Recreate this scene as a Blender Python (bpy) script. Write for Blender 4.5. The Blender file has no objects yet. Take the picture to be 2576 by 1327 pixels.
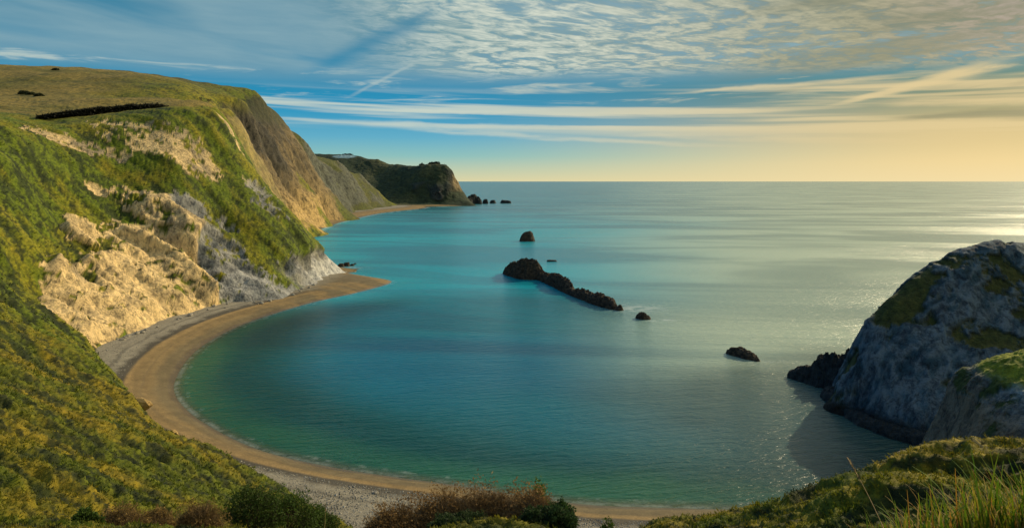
import bpy, math, random
import numpy as np
from math import radians as R, sin, cos, tan, pi, sqrt, atan2, exp
random.seed(7)
rng = np.random.default_rng(7)
S = bpy.context.scene
COL = S.collection

# ------------------------------------------------------------------ camera
CAMZ = 55.0
F = 1678.0; CX = 1288.0; CY = 456.0          # metres per metre of depth, in units of a 2576 wide picture
cam = bpy.data.cameras.new("camera"); co = bpy.data.objects.new("camera", cam); COL.objects.link(co)
co.location = (0, 0, CAMZ); co.rotation_euler = (R(90), 0, 0)
cam.sensor_width = 36; cam.lens = 18 / tan(math.atan(1288 / F)); cam.shift_y = -207.5 / 2576
cam.clip_start = 0.2; cam.clip_end = 400000
S.camera = co
S.render.resolution_x = 1024; S.render.resolution_y = 527

# ------------------------------------------------------------------ view / sun
S.view_settings.view_transform = 'Standard'; S.view_settings.look = 'None'
S.view_settings.exposure = 0.0; S.view_settings.gamma = 1.0; S.view_settings.use_curve_mapping = False
SUN_AZ = R(50); SUN_EL = R(28)
sl = bpy.data.lights.new("sun", 'SUN'); sl.energy = 4.8; sl.angle = R(0.6); sl.color = (1.0, 0.80, 0.50)
so = bpy.data.objects.new("sun", sl); COL.objects.link(so)
so.rotation_euler = (R(90) - SUN_EL, 0, -SUN_AZ + pi)   # lamp's -Z points away from the sun
so.location = (200, 100, 200)


# ------------------------------------------------------------------ node expressions
class E:
    nt = None
    def __init__(s, k): s.k = k
    def __add__(s, o): return M('ADD', s, o)
    def __radd__(s, o): return M('ADD', o, s)
    def __sub__(s, o): return M('SUBTRACT', s, o)
    def __rsub__(s, o): return M('SUBTRACT', o, s)
    def __mul__(s, o): return M('MULTIPLY', s, o)
    def __rmul__(s, o): return M('MULTIPLY', o, s)
    def __truediv__(s, o): return M('DIVIDE', s, o)
    def __rtruediv__(s, o): return M('DIVIDE', o, s)
def put(inp, v):
    if isinstance(v, E): E.nt.links.new(v.k, inp)
    elif isinstance(v, (tuple, list)) and len(v) == 3 and len(inp.default_value) == 4: inp.default_value = (*v, 1)
    else: inp.default_value = v
def M(op, a, b=None, c=None, clamp=False):
    n = E.nt.nodes.new('ShaderNodeMath'); n.operation = op; n.use_clamp = clamp
    for i, v in enumerate((a, b, c)):
        if v is not None: put(n.inputs[i], v)
    return E(n.outputs[0])
def clamp01(a): return M('ADD', a, 0.0, clamp=True)
def smooth(a, e0, e1, lo=0.0, hi=1.0):
    n = E.nt.nodes.new('ShaderNodeMapRange'); n.interpolation_type = 'SMOOTHSTEP'; n.clamp = True
    for i, v in enumerate((a, e0, e1, lo, hi)): put(n.inputs[i], v)
    return E(n.outputs[0])
def mixc(f, a, b, mode='MIX'):
    n = E.nt.nodes.new('ShaderNodeMix'); n.data_type = 'RGBA'; n.blend_type = mode; n.clamp_factor = True
    put(n.inputs[0], f); put(n.inputs[6], a); put(n.inputs[7], b)
    return E(n.outputs[2])
def vec(x, y, z=0.0):
    n = E.nt.nodes.new('ShaderNodeCombineXYZ')
    for i, v in enumerate((x, y, z)): put(n.inputs[i], v)
    return E(n.outputs[0])
def sep(v):
    n = E.nt.nodes.new('ShaderNodeSeparateXYZ'); put(n.inputs[0], v)
    return [E(o) for o in n.outputs]
def noise(v, scale=1.0, detail=4.0, rough=0.5, dist=0.0):
    n = E.nt.nodes.new('ShaderNodeTexNoise'); put(n.inputs['Vector'], v)
    n.inputs['Scale'].default_value = scale; n.inputs['Detail'].default_value = detail
    n.inputs['Roughness'].default_value = rough; n.inputs['Distortion'].default_value = dist
    return E(n.outputs[0])
def ramp(f, stops):
    n = E.nt.nodes.new('ShaderNodeValToRGB'); put(n.inputs[0], f); el = n.color_ramp.elements
    while len(el) < len(stops): el.new(0.5)
    for e, (p, c) in zip(el, stops): e.position = p; e.color = (*c, 1)
    return E(n.outputs[0])
def attr(name, out='Color'):
    n = E.nt.nodes.new('ShaderNodeAttribute'); n.attribute_name = name
    return E(n.outputs[out])
def texco(o='Object'): return E(E.nt.nodes.new('ShaderNodeTexCoord').outputs[o])
def lin(r, g, b):
    f = lambda c: (c / 255 / 12.92) if c <= 10 else ((c / 255 + .055) / 1.055) ** 2.4
    return (f(r), f(g), f(b))

# ------------------------------------------------------------------ sky (world)
W = bpy.data.worlds.new("World"); S.world = W; W.use_nodes = True
nt = W.node_tree; nt.nodes.clear(); E.nt = nt
d = texco('Generated'); x, y, z = sep(d)
hh = M('SQRT', x * x + y * y) + 1e-5
v = z / hh                                       # tangent of the elevation
az = M('ARCTAN2', x, y)                          # 0 ahead, positive to the right
vv = M('MAXIMUM', v, 0.0)
vr = M('MINIMUM', vv * 2.0, 1.0)
left = ramp(vr, [(0, lin(222, 214, 168)), (.028, lin(196, 207, 175)), (.075, lin(138, 192, 190)), (.13, lin(92, 172, 200)), (.20, lin(36, 150, 192)),
                 (.27, lin(4, 136, 178)), (.40, lin(40, 128, 162)), (.60, lin(62, 124, 150)), (1, lin(30, 95, 140))])
right = ramp(vr, [(0, lin(240, 218, 164)), (.05, lin(236, 210, 150)), (.12, lin(214, 190, 130)), (.17, lin(176, 164, 114)), (.22, lin(120, 135, 104)), (.29, lin(30, 118, 122)),
                  (.37, lin(100, 122, 100)), (.55, lin(122, 118, 92)), (1, lin(80, 105, 110))])
azf = smooth(az, -0.16, 0.66)
base = mixc(azf, left, right)
sky = nt.nodes.new('ShaderNodeTexSky'); sky.sky_type = 'NISHITA'; sky.sun_disc = False
sky.sun_elevation = SUN_EL; sky.sun_rotation = SUN_AZ; sky.altitude = 50; sky.dust_density = 1.4
# --- clouds, laid out on a flat high sheet (x/z, y/z), so they flatten towards the horizon
zz = M('MAXIMUM', z, 0.004) + 0.02
cx = x / zz; cy = y / zz
warp = noise(vec(cx * 0.5, cy * 0.5), 1.0, 2) - 0.5
ccx = cx + warp * 1.2; ccy = cy + warp * 0.8
rx = ccx * 0.86 + ccy * 0.5; ry = ccy * 0.86 - ccx * 0.5
mott = noise(vec(rx * 4.6, ry * 6.8), 1.0, 6, 0.60, 0.5)
mott2 = noise(vec(rx * 14.0, ry * 24.0), 1.0, 3, 0.6, 0.2)
big = noise(vec(ccx * 0.55, ccy * 0.75, 3.0), 1.0, 3)
cells = clamp01((mott * 1.05 + mott2 * 0.38 + big * 0.55 - 0.755) * 4.2)
acm = smooth(v + (noise(vec(az * 4.0, 2.0), 1.0, 2) - 0.5) * 0.03 + smooth(az, 0.25, 0.6) * 0.012, 0.148, 0.172) * smooth(az + v * 0.9, -0.16, 0.14)
# veil over the left half
veil = smooth(noise(vec(az * 2.2 + v * 4.0, v * 13.0 + az * 0.8, 5.0), 1.0, 4, 0.5, 0.6) + smooth(az, -0.75, -0.35) * 0.14, 0.36, 0.62) * smooth(v, 0.125, 0.175)
veil2 = noise(vec(az * 10.0 + v * 8.0, v * 70.0, 8.0), 1.0, 4, 0.55, 0.3)
# flat streaks low over the sea
st = noise(vec(az * 1.4, v * 62.0 + az * 1.6, 1.0), 1.0, 3, 0.5, 0.3)
st2 = noise(vec(az * 5.0, v * 160.0 + az * 4.0, 4.0), 1.0, 3, 0.5, 0.2)
streak = smooth(st * 0.8 + st2 * 0.3, 0.47, 0.64) * smooth(v + az * 0.028, 0.066, 0.084) * smooth(v, 0.142, 0.122)
wisp = smooth(noise(vec(az * 6.0 - v * 10.0, v * 62.0, 9.0), 1.0, 5, 0.62, 0.5), 0.53, 0.70) * smooth(v, 0.10, 0.13) * smooth(v, 0.175, 0.15) * 0.7
def contrail(px0, py0, px1, py1, w0, w1, soft=0.5):
    """a long straight cloud between two directions of the sky (tangent of azimuth and of elevation)"""
    def dr(px, py):
        u = (px - CX) / F; w = (CY - py) / F
        return math.atan(u), w / sqrt(1 + u * u)
    a0, v0 = dr(px0, py0); a1, v1 = dr(px1, py1)
    dx, dy = a1 - a0, v1 - v0; L = sqrt(dx * dx + dy * dy); dx /= L; dy /= L
    t = ((az - a0) * dx + (v - v0) * dy) / L
    n = M('ABSOLUTE', (v - v0) * dx - (az - a0) * dy + (noise(vec(az * 9.0, v * 30.0, px0 * .01), 1.0, 4, .6) - 0.5) * 0.012)
    wd = t * ((w1 - w0) / F) + w0 / F
    return clamp01(smooth(n / M('MAXIMUM', wd, 1e-4), 1.0, 1.0 - soft) * smooth(t, -0.05, 0.25) * smooth(t, 1.05, 0.7))
c1 = contrail(1640, 236, 2480, 168, 4, 12, .9) * 0.8
c2 = contrail(2075, 268, 2560, 150, 6, 22, .8) * 0.95
c3 = contrail(760, 272, 2130, 268, 7, 11, .9) * 0.85
c4 = contrail(700, 298, 2300, 318, 10, 6, .9) * 0.7
c5 = contrail(860, 250, 1060, 150, 5, 7, .9) * 0.45
c6 = contrail(1950, 222, 2400, 210, 4, 8, .9) * 0.5
c7 = contrail(900, 312, 1900, 372, 12, 7, .9) * 0.6
c8 = contrail(1450, 338, 2700, 348, 4, 26, .9) * 0.55
c9 = contrail(2200, 262, 2700, 250, 8, 16, .9) * 0.7
gap = contrail(760, 190, 1130, 10, 26, 46, 1.0) * 0.75
gap2 = contrail(2230, 296, 2720, 282, 6, 22, .9)
cl_t = mixc(smooth(az, -0.42, 0.02), lin(130, 166, 178), lin(232, 234, 212))
cloud = mixc(smooth(az, 0.02, 0.55), cl_t, lin(184, 174, 132))
cloud = mixc(smooth(az, 0.45, 0.66) * smooth(v, 0.13, 0.19), cloud, lin(176, 158, 142))
low = mixc(smooth(az, -0.2, 0.62), lin(200, 212, 200), lin(222, 198, 142))
cshade = mixc(azf, lin(120, 156, 160), lin(132, 130, 98))
col = mixc(veil * 0.8 * (1.0 - gap), base, mixc(veil2, lin(104, 150, 170), lin(150, 180, 186)))
acol = mixc(clamp01(mott2 * 1.3) * smooth(mott, 0.36, 0.60), cshade, cloud)
col = mixc(cells * acm * (1.0 - gap * 0.9) * 0.93, col, acol)
col = mixc(streak * 0.85, col, low)
col = mixc(wisp, col, low)
brk = smooth(noise(vec(az * 7.0, v * 90.0, 12.0), 1.0, 5, .62, .4), .30, .60, .35, 1.0)
for c_ in (c3, c4, c1, c6, c7, c8, c9): col = mixc(c_ * brk, col, low)
col = mixc(c2 * .9, col, low)
col = mixc(smooth(noise(vec(az * 3.0, v * 34.0 - az * 3, 14.0), 1.0, 4, .6, .4), .42, .62) * smooth(az, .22, .5) * smooth(v, .09, .13) * .6, col, lin(126, 128, 100))
col = mixc(c5 * .7, col, cloud)
col = mixc(gap2 * 0.7, col, lin(128, 128, 96))
# overhead and behind: blue; at right an unseen cream sheet added to brighten the sea
col = mixc(smooth(v, 0.28, 0.6), col, mixc(smooth(az, 0.0, 0.7), lin(52, 122, 182), lin(214, 214, 188)))
col = mixc(smooth(z, 0.0, -0.02), col, lin(120, 130, 110))
n10 = nt.nodes.new('ShaderNodeVectorMath'); n10.operation = 'SCALE'; put(n10.inputs[0], col); n10.inputs['Scale'].default_value = 10.0
total = mixc(0.95, E(sky.outputs[0]), E(n10.outputs[0]))
bg = nt.nodes.new('ShaderNodeBackground'); put(bg.inputs[0], total); bg.inputs[1].default_value = 0.1
wo = nt.nodes.new('ShaderNodeOutputWorld'); nt.links.new(bg.outputs[0], wo.inputs[0])
W.cycles.sampling_method = 'MANUAL'; W.cycles.sample_map_resolution = 512

# ------------------------------------------------------------------ numpy helpers
def _h(ix, iy, iz, seed):
    h = (ix.astype(np.uint32) * np.uint32(374761393)) ^ (iy.astype(np.uint32) * np.uint32(668265263)) ^ (iz.astype(np.uint32) * np.uint32(2246822519)) ^ np.uint32((seed * 3266489917) & 0xffffffff)
    h = (h ^ (h >> np.uint32(13))) * np.uint32(1274126177)
    h = (h ^ (h >> np.uint32(15))) * np.uint32(2654435761)
    return ((h ^ (h >> np.uint32(16))) & np.uint32(0xffffff)).astype(np.float32) * np.float32(2 / 16777215) - np.float32(1)
def vn(x, y, z, seed=0):
    """value noise, -1..1"""
    fx, fy, fz = np.floor(x), np.floor(y), np.floor(z)
    ix, iy, iz = fx.astype(np.int64), fy.astype(np.int64), fz.astype(np.int64)
    tx, ty, tz = (x - fx).astype(np.float32), (y - fy).astype(np.float32), (z - fz).astype(np.float32)
    tx = tx * tx * (3 - 2 * tx); ty = ty * ty * (3 - 2 * ty); tz = tz * tz * (3 - 2 * tz)
    r = 0
    for dx in (0, 1):
        wx = tx if dx else 1 - tx
        for dy in (0, 1):
            wy = ty if dy else 1 - ty
            for dz in (0, 1):
                r = r + wx * wy * (tz if dz else 1 - tz) * _h(ix + dx, iy + dy, iz + dz, seed)
    return r
def fbm(x, y, z, sc, octv=4, gain=0.5, seed=0, ridged=False):
    a = 1.0; t = 0; s = 0; f = 1.0 / sc
    for o in range(octv):
        c, sn = cos(0.7 * o + .3), sin(0.7 * o + .3)
        n = vn((x * c - y * sn) * f + 7.3 * o, (x * sn + y * c) * f + 3.1 * o, z * f + 1.7 * o, seed + o * 17)
        if ridged: n = 1 - 2 * np.abs(n)
        t = t + a * n; s += a; a *= gain; f *= 2.03
    return t / s
def sstep(a, e0, e1):
    t = np.clip((a - e0) / (e1 - e0), 0, 1); return t * t * (3 - 2 * t)
def P(px, py, Y): return ((px - CX) / F * Y, Y, CAMZ - (py - CY) / F * Y)
def Zl(px, py, z):
    Y = (CAMZ - z) * F / (py - CY); return ((px - CX) / F * Y, Y, z)
class RBF:
    def __init__(s, pts, c=6.0):
        s.p = np.array(pts, float); s.c = c; n = len(s.p)
        A = np.zeros((n + 3, n + 3)); A[:n, :n] = s.phi(s.p[:, None, 0] - s.p[None, :, 0], s.p[:, None, 1] - s.p[None, :, 1]) + np.eye(n) * 0.4
        A[:n, n] = 1; A[:n, n + 1:] = s.p[:, :2] / 100; A[n:, :n] = A[:n, n:].T
        b = np.zeros(n + 3); b[:n] = s.p[:, 2]; s.w = np.linalg.solve(A, b)
    def phi(s, dx, dy): return -np.sqrt(dx * dx + dy * dy + s.c * s.c)
    def __call__(s, X, Y):
        sh = X.shape; X = X.ravel(); Y = Y.ravel(); out = np.zeros(X.size); n = len(s.p)
        for i in range(0, X.size, 20000):
            sl_ = slice(i, i + 20000)
            out[sl_] = s.phi(X[sl_, None] - s.p[None, :, 0], Y[sl_, None] - s.p[None, :, 1]) @ s.w[:n]
        return (out + s.w[n] + X / 100 * s.w[n + 1] + Y / 100 * s.w[n + 2]).reshape(sh)
def dist_poly(X, Y, pts):
    """distance to a polyline, signed positive on its right-hand side, and the arc position"""
    best = np.full(X.shape, 1e9); sgn = np.ones(X.shape); par = np.zeros(X.shape); acc = 0.0
    for (x0, y0), (x1, y1) in zip(pts[:-1], pts[1:]):
        dx, dy = x1 - x0, y1 - y0; L2 = dx * dx + dy * dy
        t = np.clip(((X - x0) * dx + (Y - y0) * dy) / L2, 0, 1)
        ex, ey = X - x0 - t * dx, Y - y0 - t * dy; dd = ex * ex + ey * ey
        m = dd < best; best = np.where(m, dd, best); sgn = np.where(m, np.sign(dy * ex - dx * ey), sgn); par = np.where(m, acc + t * sqrt(L2), par)
        acc += sqrt(L2)
    return np.sqrt(best), sgn, par
def spline(pts, n=8):
    out = []; p = [pts[0]] + list(pts) + [pts[-1]]
    for i in range(1, len(p) - 2):
        for k in range(n):
            t = k / n
            out.append(tuple(0.5 * (2 * b + (c - a) * t + (2 * a - 5 * b + 4 * c - e) * t * t + (3 * b - a - 3 * c + e) * t ** 3) for a, b, c, e in zip(p[i - 1], p[i], p[i + 1], p[i + 2])))
    out.append(tuple(pts[-1])); return out

def link(name, me, mat, parent=None, label=None, cat=None, group=None, kind=None):
    o = bpy.data.objects.new(name, me); COL.objects.link(o)
    if me is not None and mat is not None: me.materials.append(mat)
    if parent: o.parent = parent
    if label: o['label'] = label
    if cat: o['category'] = cat
    if group: o['group'] = group
    if kind: o['kind'] = kind
    return o
def mesh_np(name, co_, faces, smooth_=True, cols=None, attrs=None):
    """faces: int array (n,3) or (n,4)"""
    me = bpy.data.meshes.new(name); k = faces.shape[1]
    me.vertices.add(len(co_)); me.vertices.foreach_set('co', np.ascontiguousarray(co_, np.float32).ravel())
    me.loops.add(faces.size); me.loops.foreach_set('vertex_index', faces.astype(np.int32).ravel())
    me.polygons.add(len(faces)); me.polygons.foreach_set('loop_start', np.arange(0, faces.size, k, dtype=np.int32))
    me.polygons.foreach_set('loop_total', np.full(len(faces), k, np.int32))
    me.polygons.foreach_set('use_smooth', np.full(len(faces), smooth_))
    me.update(calc_edges=True)
    if cols is not None:
        a = me.color_attributes.new('tint', 'FLOAT_COLOR', 'POINT')
        c4 = np.ones((len(co_), 4), np.float32); c4[:, :3] = cols; a.data.foreach_set('color', c4.ravel())
    for nm, arr in (attrs or {}).items():
        a = me.attributes.new(nm, 'FLOAT', 'POINT'); a.data.foreach_set('value', np.ascontiguousarray(arr, np.float32))
    return me
def grid_mesh(name, X, Y, Z, keep, mat, cols=None, attrs=None, smooth_=True, **kw):
    """mesh from grid arrays keeping the cells whose corners are all kept"""
    nr, nc = X.shape; idx = np.arange(nr * nc).reshape(nr, nc)
    f = np.stack([idx[:-1, :-1], idx[:-1, 1:], idx[1:, 1:], idx[1:, :-1]], -1).reshape(-1, 4)
    kf = keep.ravel(); f = f[kf[f].all(1)]
    a = X.ravel()[f]; b = Y.ravel()[f]
    area = ((a[:, 2] - a[:, 0]) * (b[:, 3] - b[:, 1]) - (a[:, 3] - a[:, 1]) * (b[:, 2] - b[:, 0]))
    if np.median(area) < 0: f = f[:, ::-1]
    used = np.zeros(nr * nc, bool); used[f.ravel()] = True
    remap = np.cumsum(used) - 1; f = remap[f]
    V = np.stack([X.ravel(), Y.ravel(), Z.ravel()], -1)[used]
    me = mesh_np(name, V, f, smooth_, None if cols is None else cols.reshape(-1, 3)[used],
                 {k: a_.ravel()[used] for k, a_ in (attrs or {}).items()})
    return link(name, me, mat, **kw)
def normals(X, Y, Z):
    def g(A): return np.gradient(A, axis=1), np.gradient(A, axis=0)
    xu, xv = g(X); yu, yv = g(Y); zu, zv = g(Z)
    n = np.stack([yu * zv - zu * yv, zu * xv - xu * zv, xu * yv - yu * xv], -1)
    n /= np.linalg.norm(n, axis=-1, keepdims=True) + 1e-9
    n *= np.where(n[..., 2:] < 0, -1, 1); return n
def lerp3(a, b, t): return a + (b - a) * t[..., None]
def C(*c): return np.array(c, np.float32)

# ------------------------------------------------------------------ materials
def new_mat(name):
    m = bpy.data.materials.new(name); m.use_nodes = True; E.nt = m.node_tree
    b = m.node_tree.nodes['Principled BSDF']; b.inputs['Specular IOR Level'].default_value = 0.25
    return m, b
def bump(h, dist=0.3, strength=1.0):
    n = E.nt.nodes.new('ShaderNodeBump'); n.inputs['Distance'].default_value = dist; n.inputs['Strength'].default_value = strength
    put(n.inputs['Height'], h); return E(n.outputs[0])
def mat_land(name, fine=1.0, bd=0.35):
    """tint from the mesh, broken up by fine procedural noise; 'rock' mixes plant cover and bare rock"""
    m, b = new_mat(name); o = texco(); t = attr('tint'); rk = attr('rock', 'Fac')
    n1 = noise(o, 0.9 * fine, 6, 0.65); n2 = noise(o, 4.0 * fine, 4, 0.7); n3 = noise(o, 0.16 * fine, 3, 0.5)
    veg = mixc(smooth(n1, 0.30, 0.72), (0.42, 0.50, 0.5), (1.7, 1.5, 1.4))
    veg = mixc(1.0, t, veg, 'MULTIPLY')
    veg = mixc(smooth(n2, 0.45, 0.75) * 0.5, veg, mixc(1.0, t, (2.0, 1.4, 0.9), 'MULTIPLY'))
    x, y, z = sep(o)
    crack = noise(vec(x * 0.5, y * 0.5, z * 0.22), 1.0 * fine, 8, 0.72, 0.6)
    crk2 = noise(vec(x * 1.6, y * 1.6, z * 0.8), 1.0 * fine, 6, 0.75, 0.8)
    rc = mixc(smooth(crack * .6 + crk2 * .4, 0.38, 0.58), (0.30, 0.31, 0.34), (1.35, 1.3, 1.22))
    rc = mixc(1.0, t, rc, 'MULTIPLY')
    put(b.inputs['Base Color'], mixc(rk, veg, rc))
    b.inputs['Roughness'].default_value = 0.9
    put(b.inputs['Normal'], bump(n1 * 0.9 + n2 * 0.35 + (crack * 2.2 + crk2 * 1.2) * rk, bd, 1.0))
    return m
M_LAND = mat_land('scrub_and_rock'); M_FAR = mat_land('distant_slope', 0.16, 1.6)
M_MID = mat_land('hill_grass', 0.35, 0.7); M_CRAG = mat_land('cracked_headland_rock', 0.8, 1.1)
def mat_tint(name, rough=0.9, sc=6.0, tr=False):
    m, b = new_mat(name); t = attr('tint'); o = texco()
    put(b.inputs['Base Color'], mixc(1.0, t, mixc(noise(o, sc, 3), (0.6, 0.6, 0.6), (1.4, 1.4, 1.4)), 'MULTIPLY'))
    b.inputs['Roughness'].default_value = rough
    if tr:
        n = E.nt.nodes.new('ShaderNodeBsdfTranslucent'); put(n.inputs[0], t)
        mx = E.nt.nodes.new('ShaderNodeMixShader'); mx.inputs[0].default_value = 0.35
        E.nt.links.new(b.outputs[0], mx.inputs[1]); E.nt.links.new(n.outputs[0], mx.inputs[2])
        E.nt.links.new(mx.outputs[0], E.nt.nodes['Material Output'].inputs[0])
    return m
M_LEAF = mat_tint('leaves', 0.7, 6, True); M_TWIG = mat_tint('twigs', 0.85); M_PEB = mat_tint('pebbles', 0.8, 3)
def mat_rock(name, ca, cb, sc=0.6):
    m, b = new_mat(name); o = texco(); x, y, z = sep(o)
    a = noise(vec(x, y, z * 1.8), sc, 9, 0.7, 0.5)
    put(b.inputs['Base Color'], mixc(smooth(a, 0.38, 0.66), ca, cb)); b.inputs['Roughness'].default_value = 0.85
    put(b.inputs['Normal'], bump(noise(o, sc * 2.5, 8, 0.75), 0.5, 1.0)); return m
M_DROCK = mat_rock('dark_sea_rock', (0.014, 0.013, 0.011), (0.10, 0.070, 0.045))
M_PROCK = mat_rock('pale_limestone', (0.20, 0.19, 0.16), (0.5, 0.46, 0.38), 1.2)
M_FROCK = mat_rock('weed_dark_rock', (0.010, 0.014, 0.016), (0.035, 0.04, 0.04), 0.5)

# ------------------------------------------------------------------ coast lines
shore = [Zl(*p, 0)[:2] for p in [(880, 688), (935, 697), (985, 709), (900, 735), (800, 757), (700, 785), (600, 820), (520, 862), (470, 905), (443, 950), (437, 980), (452, 1012),
         (500, 1055), (600, 1110), (700, 1145), (850, 1177), (1000, 1200), (1150, 1220), (1350, 1252), (1500, 1270), (1700, 1277), (1850, 1281), (2000, 1284), (2150, 1272)]]
shore = [(-96, 404)] + shore + [(70, 117), (78, 126), (90, 132)]
shoreS = spline(shore, 6)
farsh = [Zl(*p, 0)[:2] for p in [(790, 591), (806, 577), (850, 561), (900, 548), (960, 536), (1040, 527), (1075, 522)]]
farsh = [(-150, 420), (-190, 480), (-205, 580)] + farsh + [(-190, 1440), (-108, 1488)]
farS = spline(farsh, 5)

# ------------------------------------------------------------------ left land: camera hill, scrub slope, near cliff, hills and second cliff
foot = [(905, 1335), (740, 1255), (600, 1186), (440, 1104), (345, 1024), (300, 955), (238, 878), (300, 848), (350, 830), (450, 792), (545, 765), (620, 757), (700, 747), (770, 722), (838, 688)]
pts = [Zl(*p, 3.0) for p in foot]
extra = []
for (x_, y_, z_) in pts:
    dx, dy = -5 - x_, 235 - y_; L = sqrt(dx * dx + dy * dy); dx /= L; dy /= L
    extra += [(x_ + dx * 5, y_ + dy * 5, -2), (x_ + dx * 16, y_ + dy * 16, -8)]
pts += extra
pts += [P(*p) for p in [
    # foreground slope, left
    (0, 1327, 48), (0, 1150, 66), (0, 1000, 90), (0, 900, 116), (0, 800, 150), (200, 1327, 57), (200, 1150, 82), (200, 1000, 115), (200, 910, 160), (100, 840, 165),
    (400, 1327, 66), (400, 1200, 88), (600, 1327, 78), (600, 1250, 95), (800, 1327, 93), (-300, 1327, 45), (-300, 1000, 80), (-300, 800, 130),
    # slope above the near cliff
    (0, 700, 195), (0, 600, 220), (0, 500, 243), (0, 400, 265), (0, 320, 288), (100, 780, 215), (-300, 600, 190), (-300, 450, 220), (-300, 330, 250),
    (150, 700, 235), (150, 600, 258), (150, 500, 280), (150, 400, 303), (150, 322, 325), (300, 790, 240), (300, 700, 258), (300, 600, 282), (300, 500, 304), (300, 400, 326), (300, 312, 348),
    (450, 700, 276), (450, 600, 297), (450, 500, 317), (450, 400, 338), (450, 300, 362),
    (540, 700, 293), (540, 600, 313), (540, 500, 334), (540, 400, 357), (540, 280, 388), (620, 690, 305), (620, 600, 325), (620, 500, 346), (700, 690, 318), (700, 620, 334), (700, 540, 355),
    (770, 660, 345), (770, 610, 360),
    (575, 320, 391), (600, 375, 390), (650, 440, 388), (700, 500, 385), (740, 545, 383), (770, 578, 381), (800, 625, 379), (828, 665, 378),
    # second cliff
    (580, 292, 560), (620, 262, 700), (620, 310, 690), (700, 400, 830), (770, 480, 860), (770, 400, 980), (850, 480, 1130), (850, 430, 1230), (560, 285, 470),
    (650, 235, 880), (700, 288, 960), (760, 345, 1090), (845, 402, 1300), (900, 440, 1390), (940, 480, 1430), (985, 512, 1430), (670, 330, 800), (700, 470, 760), (740, 540, 735),
    # hill
    (0, 165, 800), (300, 195, 850), (480, 218, 880), (600, 228, 895), (-500, 130, 780), (0, 240, 560), (300, 248, 600), (480, 248, 640), (-500, 230, 500),
    (0, 292, 400), (300, 290, 470), (480, 262, 490), (540, 268, 500), (100, 314, 340), (420, 290, 400)]]
for p in [(770, 575), (810, 556), (850, 540), (900, 531), (950, 524), (985, 519)]:
    q_ = Zl(*p, 3.0); pts += [(q_[0] - 15, q_[1] + 5, 3.5), (q_[0] - 5, q_[1], -1.5)]
pts += [(-205, 735, -4), (-262, 1090, -4), (-235, 1380, -4), (-215, 620, 2), (-200, 520, 2), (-150, 432, 2), (-190, 620, -8), (-120, 440, -6), (-92, 400, -4), (-88, 385, -4), (-140, 408, 14), (-165, 425, 40), (-185, 440, 70),
        (-650, 1150, 120), (-450, 1150, 140), (-420, 1320, 92), (-420, 1500, 60), (-330, 1520, 20), (-240, 1480, -2), (-150, 1000, -10), (-150, 700, -12), (-100, 1300, -10), (-800, 900, 170), (-700, 600, 170),
        # under and behind the camera
        (0, 0, 53.2), (0, -25, 55), (0, 12, 46.6), (0, 22, 41), (0, 36, 34), (-12, 10, 47.5), (-25, 5, 50), (-22, 26, 38.5), (-50, 0, 52), (-50, 28, 42), (-90, 30, 52), (-90, -20, 60),
        (-130, 70, 58), (-180, 130, 72), (-230, 210, 84), (-400, 300, 110), (60, -20, 57), (-30, 52, 26), (50, 0, 54),
        # thicket spur in the middle, drop to the beach
        P(1000, 1395, 60), P(1150, 1372, 62), P(1330, 1365, 62), P(1400, 1370, 62), P(1150, 1500, 74), P(1350, 1500, 74), (-5, 88, 4), (5, 88, 3), (-20, 92, 3), (-14, 80, 7), (14, 86, 4), (10, 70, 12.5), (11, 60, 19), (5, 100, 0.5), (-12, 104, 0.3),
        # the spur on the right
        P(1650, 1318, 78), P(1750, 1312, 76), P(1850, 1306, 74), P(1980, 1296, 70), P(2015, 1262, 68), P(2080, 1240, 67), P(2150, 1216, 66), P(2230, 1190, 64), P(2300, 1168, 62), P(2400, 1156, 60), P(2500, 1154, 58), P(2576, 1152, 57), P(2700, 1150, 57), P(2900, 1110, 60),
        P(1850, 1400, 86), P(1700, 1420, 90), P(2020, 1380, 82), P(2150, 1345, 80), P(2300, 1290, 76), P(2500, 1250, 72), P(2750, 1250, 76),
        P(2060, 1326, 52), P(2200, 1275, 51), P(2320, 1245, 51), P(2250, 1250, 57), P(2380, 1300, 56), P(2470, 1310, 54), P(2576, 1300, 52), P(2700, 1290, 50), P(2450, 1420, 40), P(2600, 1420, 36), P(2100, 1300, 60), P(1900, 1352, 60),
        P(2250, 1362, 9), P(2400, 1350, 8.5), P(2576, 1340, 8.2), P(2750, 1335, 8), P(2100, 1420, 9), P(2576, 1420, 5), (12, 24, 39.5), (20, 28, 36), (25, 22, 40), (34, 30, 39), (9, 13, 46),
        (56, 66, 29.5), (64, 70, 31), (84, 66, 42), (92, 80, 44), (60, 92, 10), (40, 96, 4), (25, 104, 1), (50, 112, 0), (85, 100, 12), (120, 60, 52), (100, 20, 55), (40, 125, -8), (80, 130, -8),  # high ground out of view at right, raised to cast shade on the bank
        (0, 130, -9), (0, 200, -16), (0, 300, -16), (0, 400, -16), (-60, 300, -16), (-50, 380, -14), (-50, 160, -12), (-60, 480, -14), (60, 200, -16), (150, 300, -16), (-60, 700, -14), (120, 130, 0)]
land = RBF(pts, 5.0)
NA, NR = 1500, 1300
th = np.linspace(R(-52), R(52), NA)[None, :]; rr = np.exp(np.linspace(math.log(5.0), math.log(1750), NR))[:, None]
X = rr * np.sin(th); Y = rr * np.cos(th)
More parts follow.
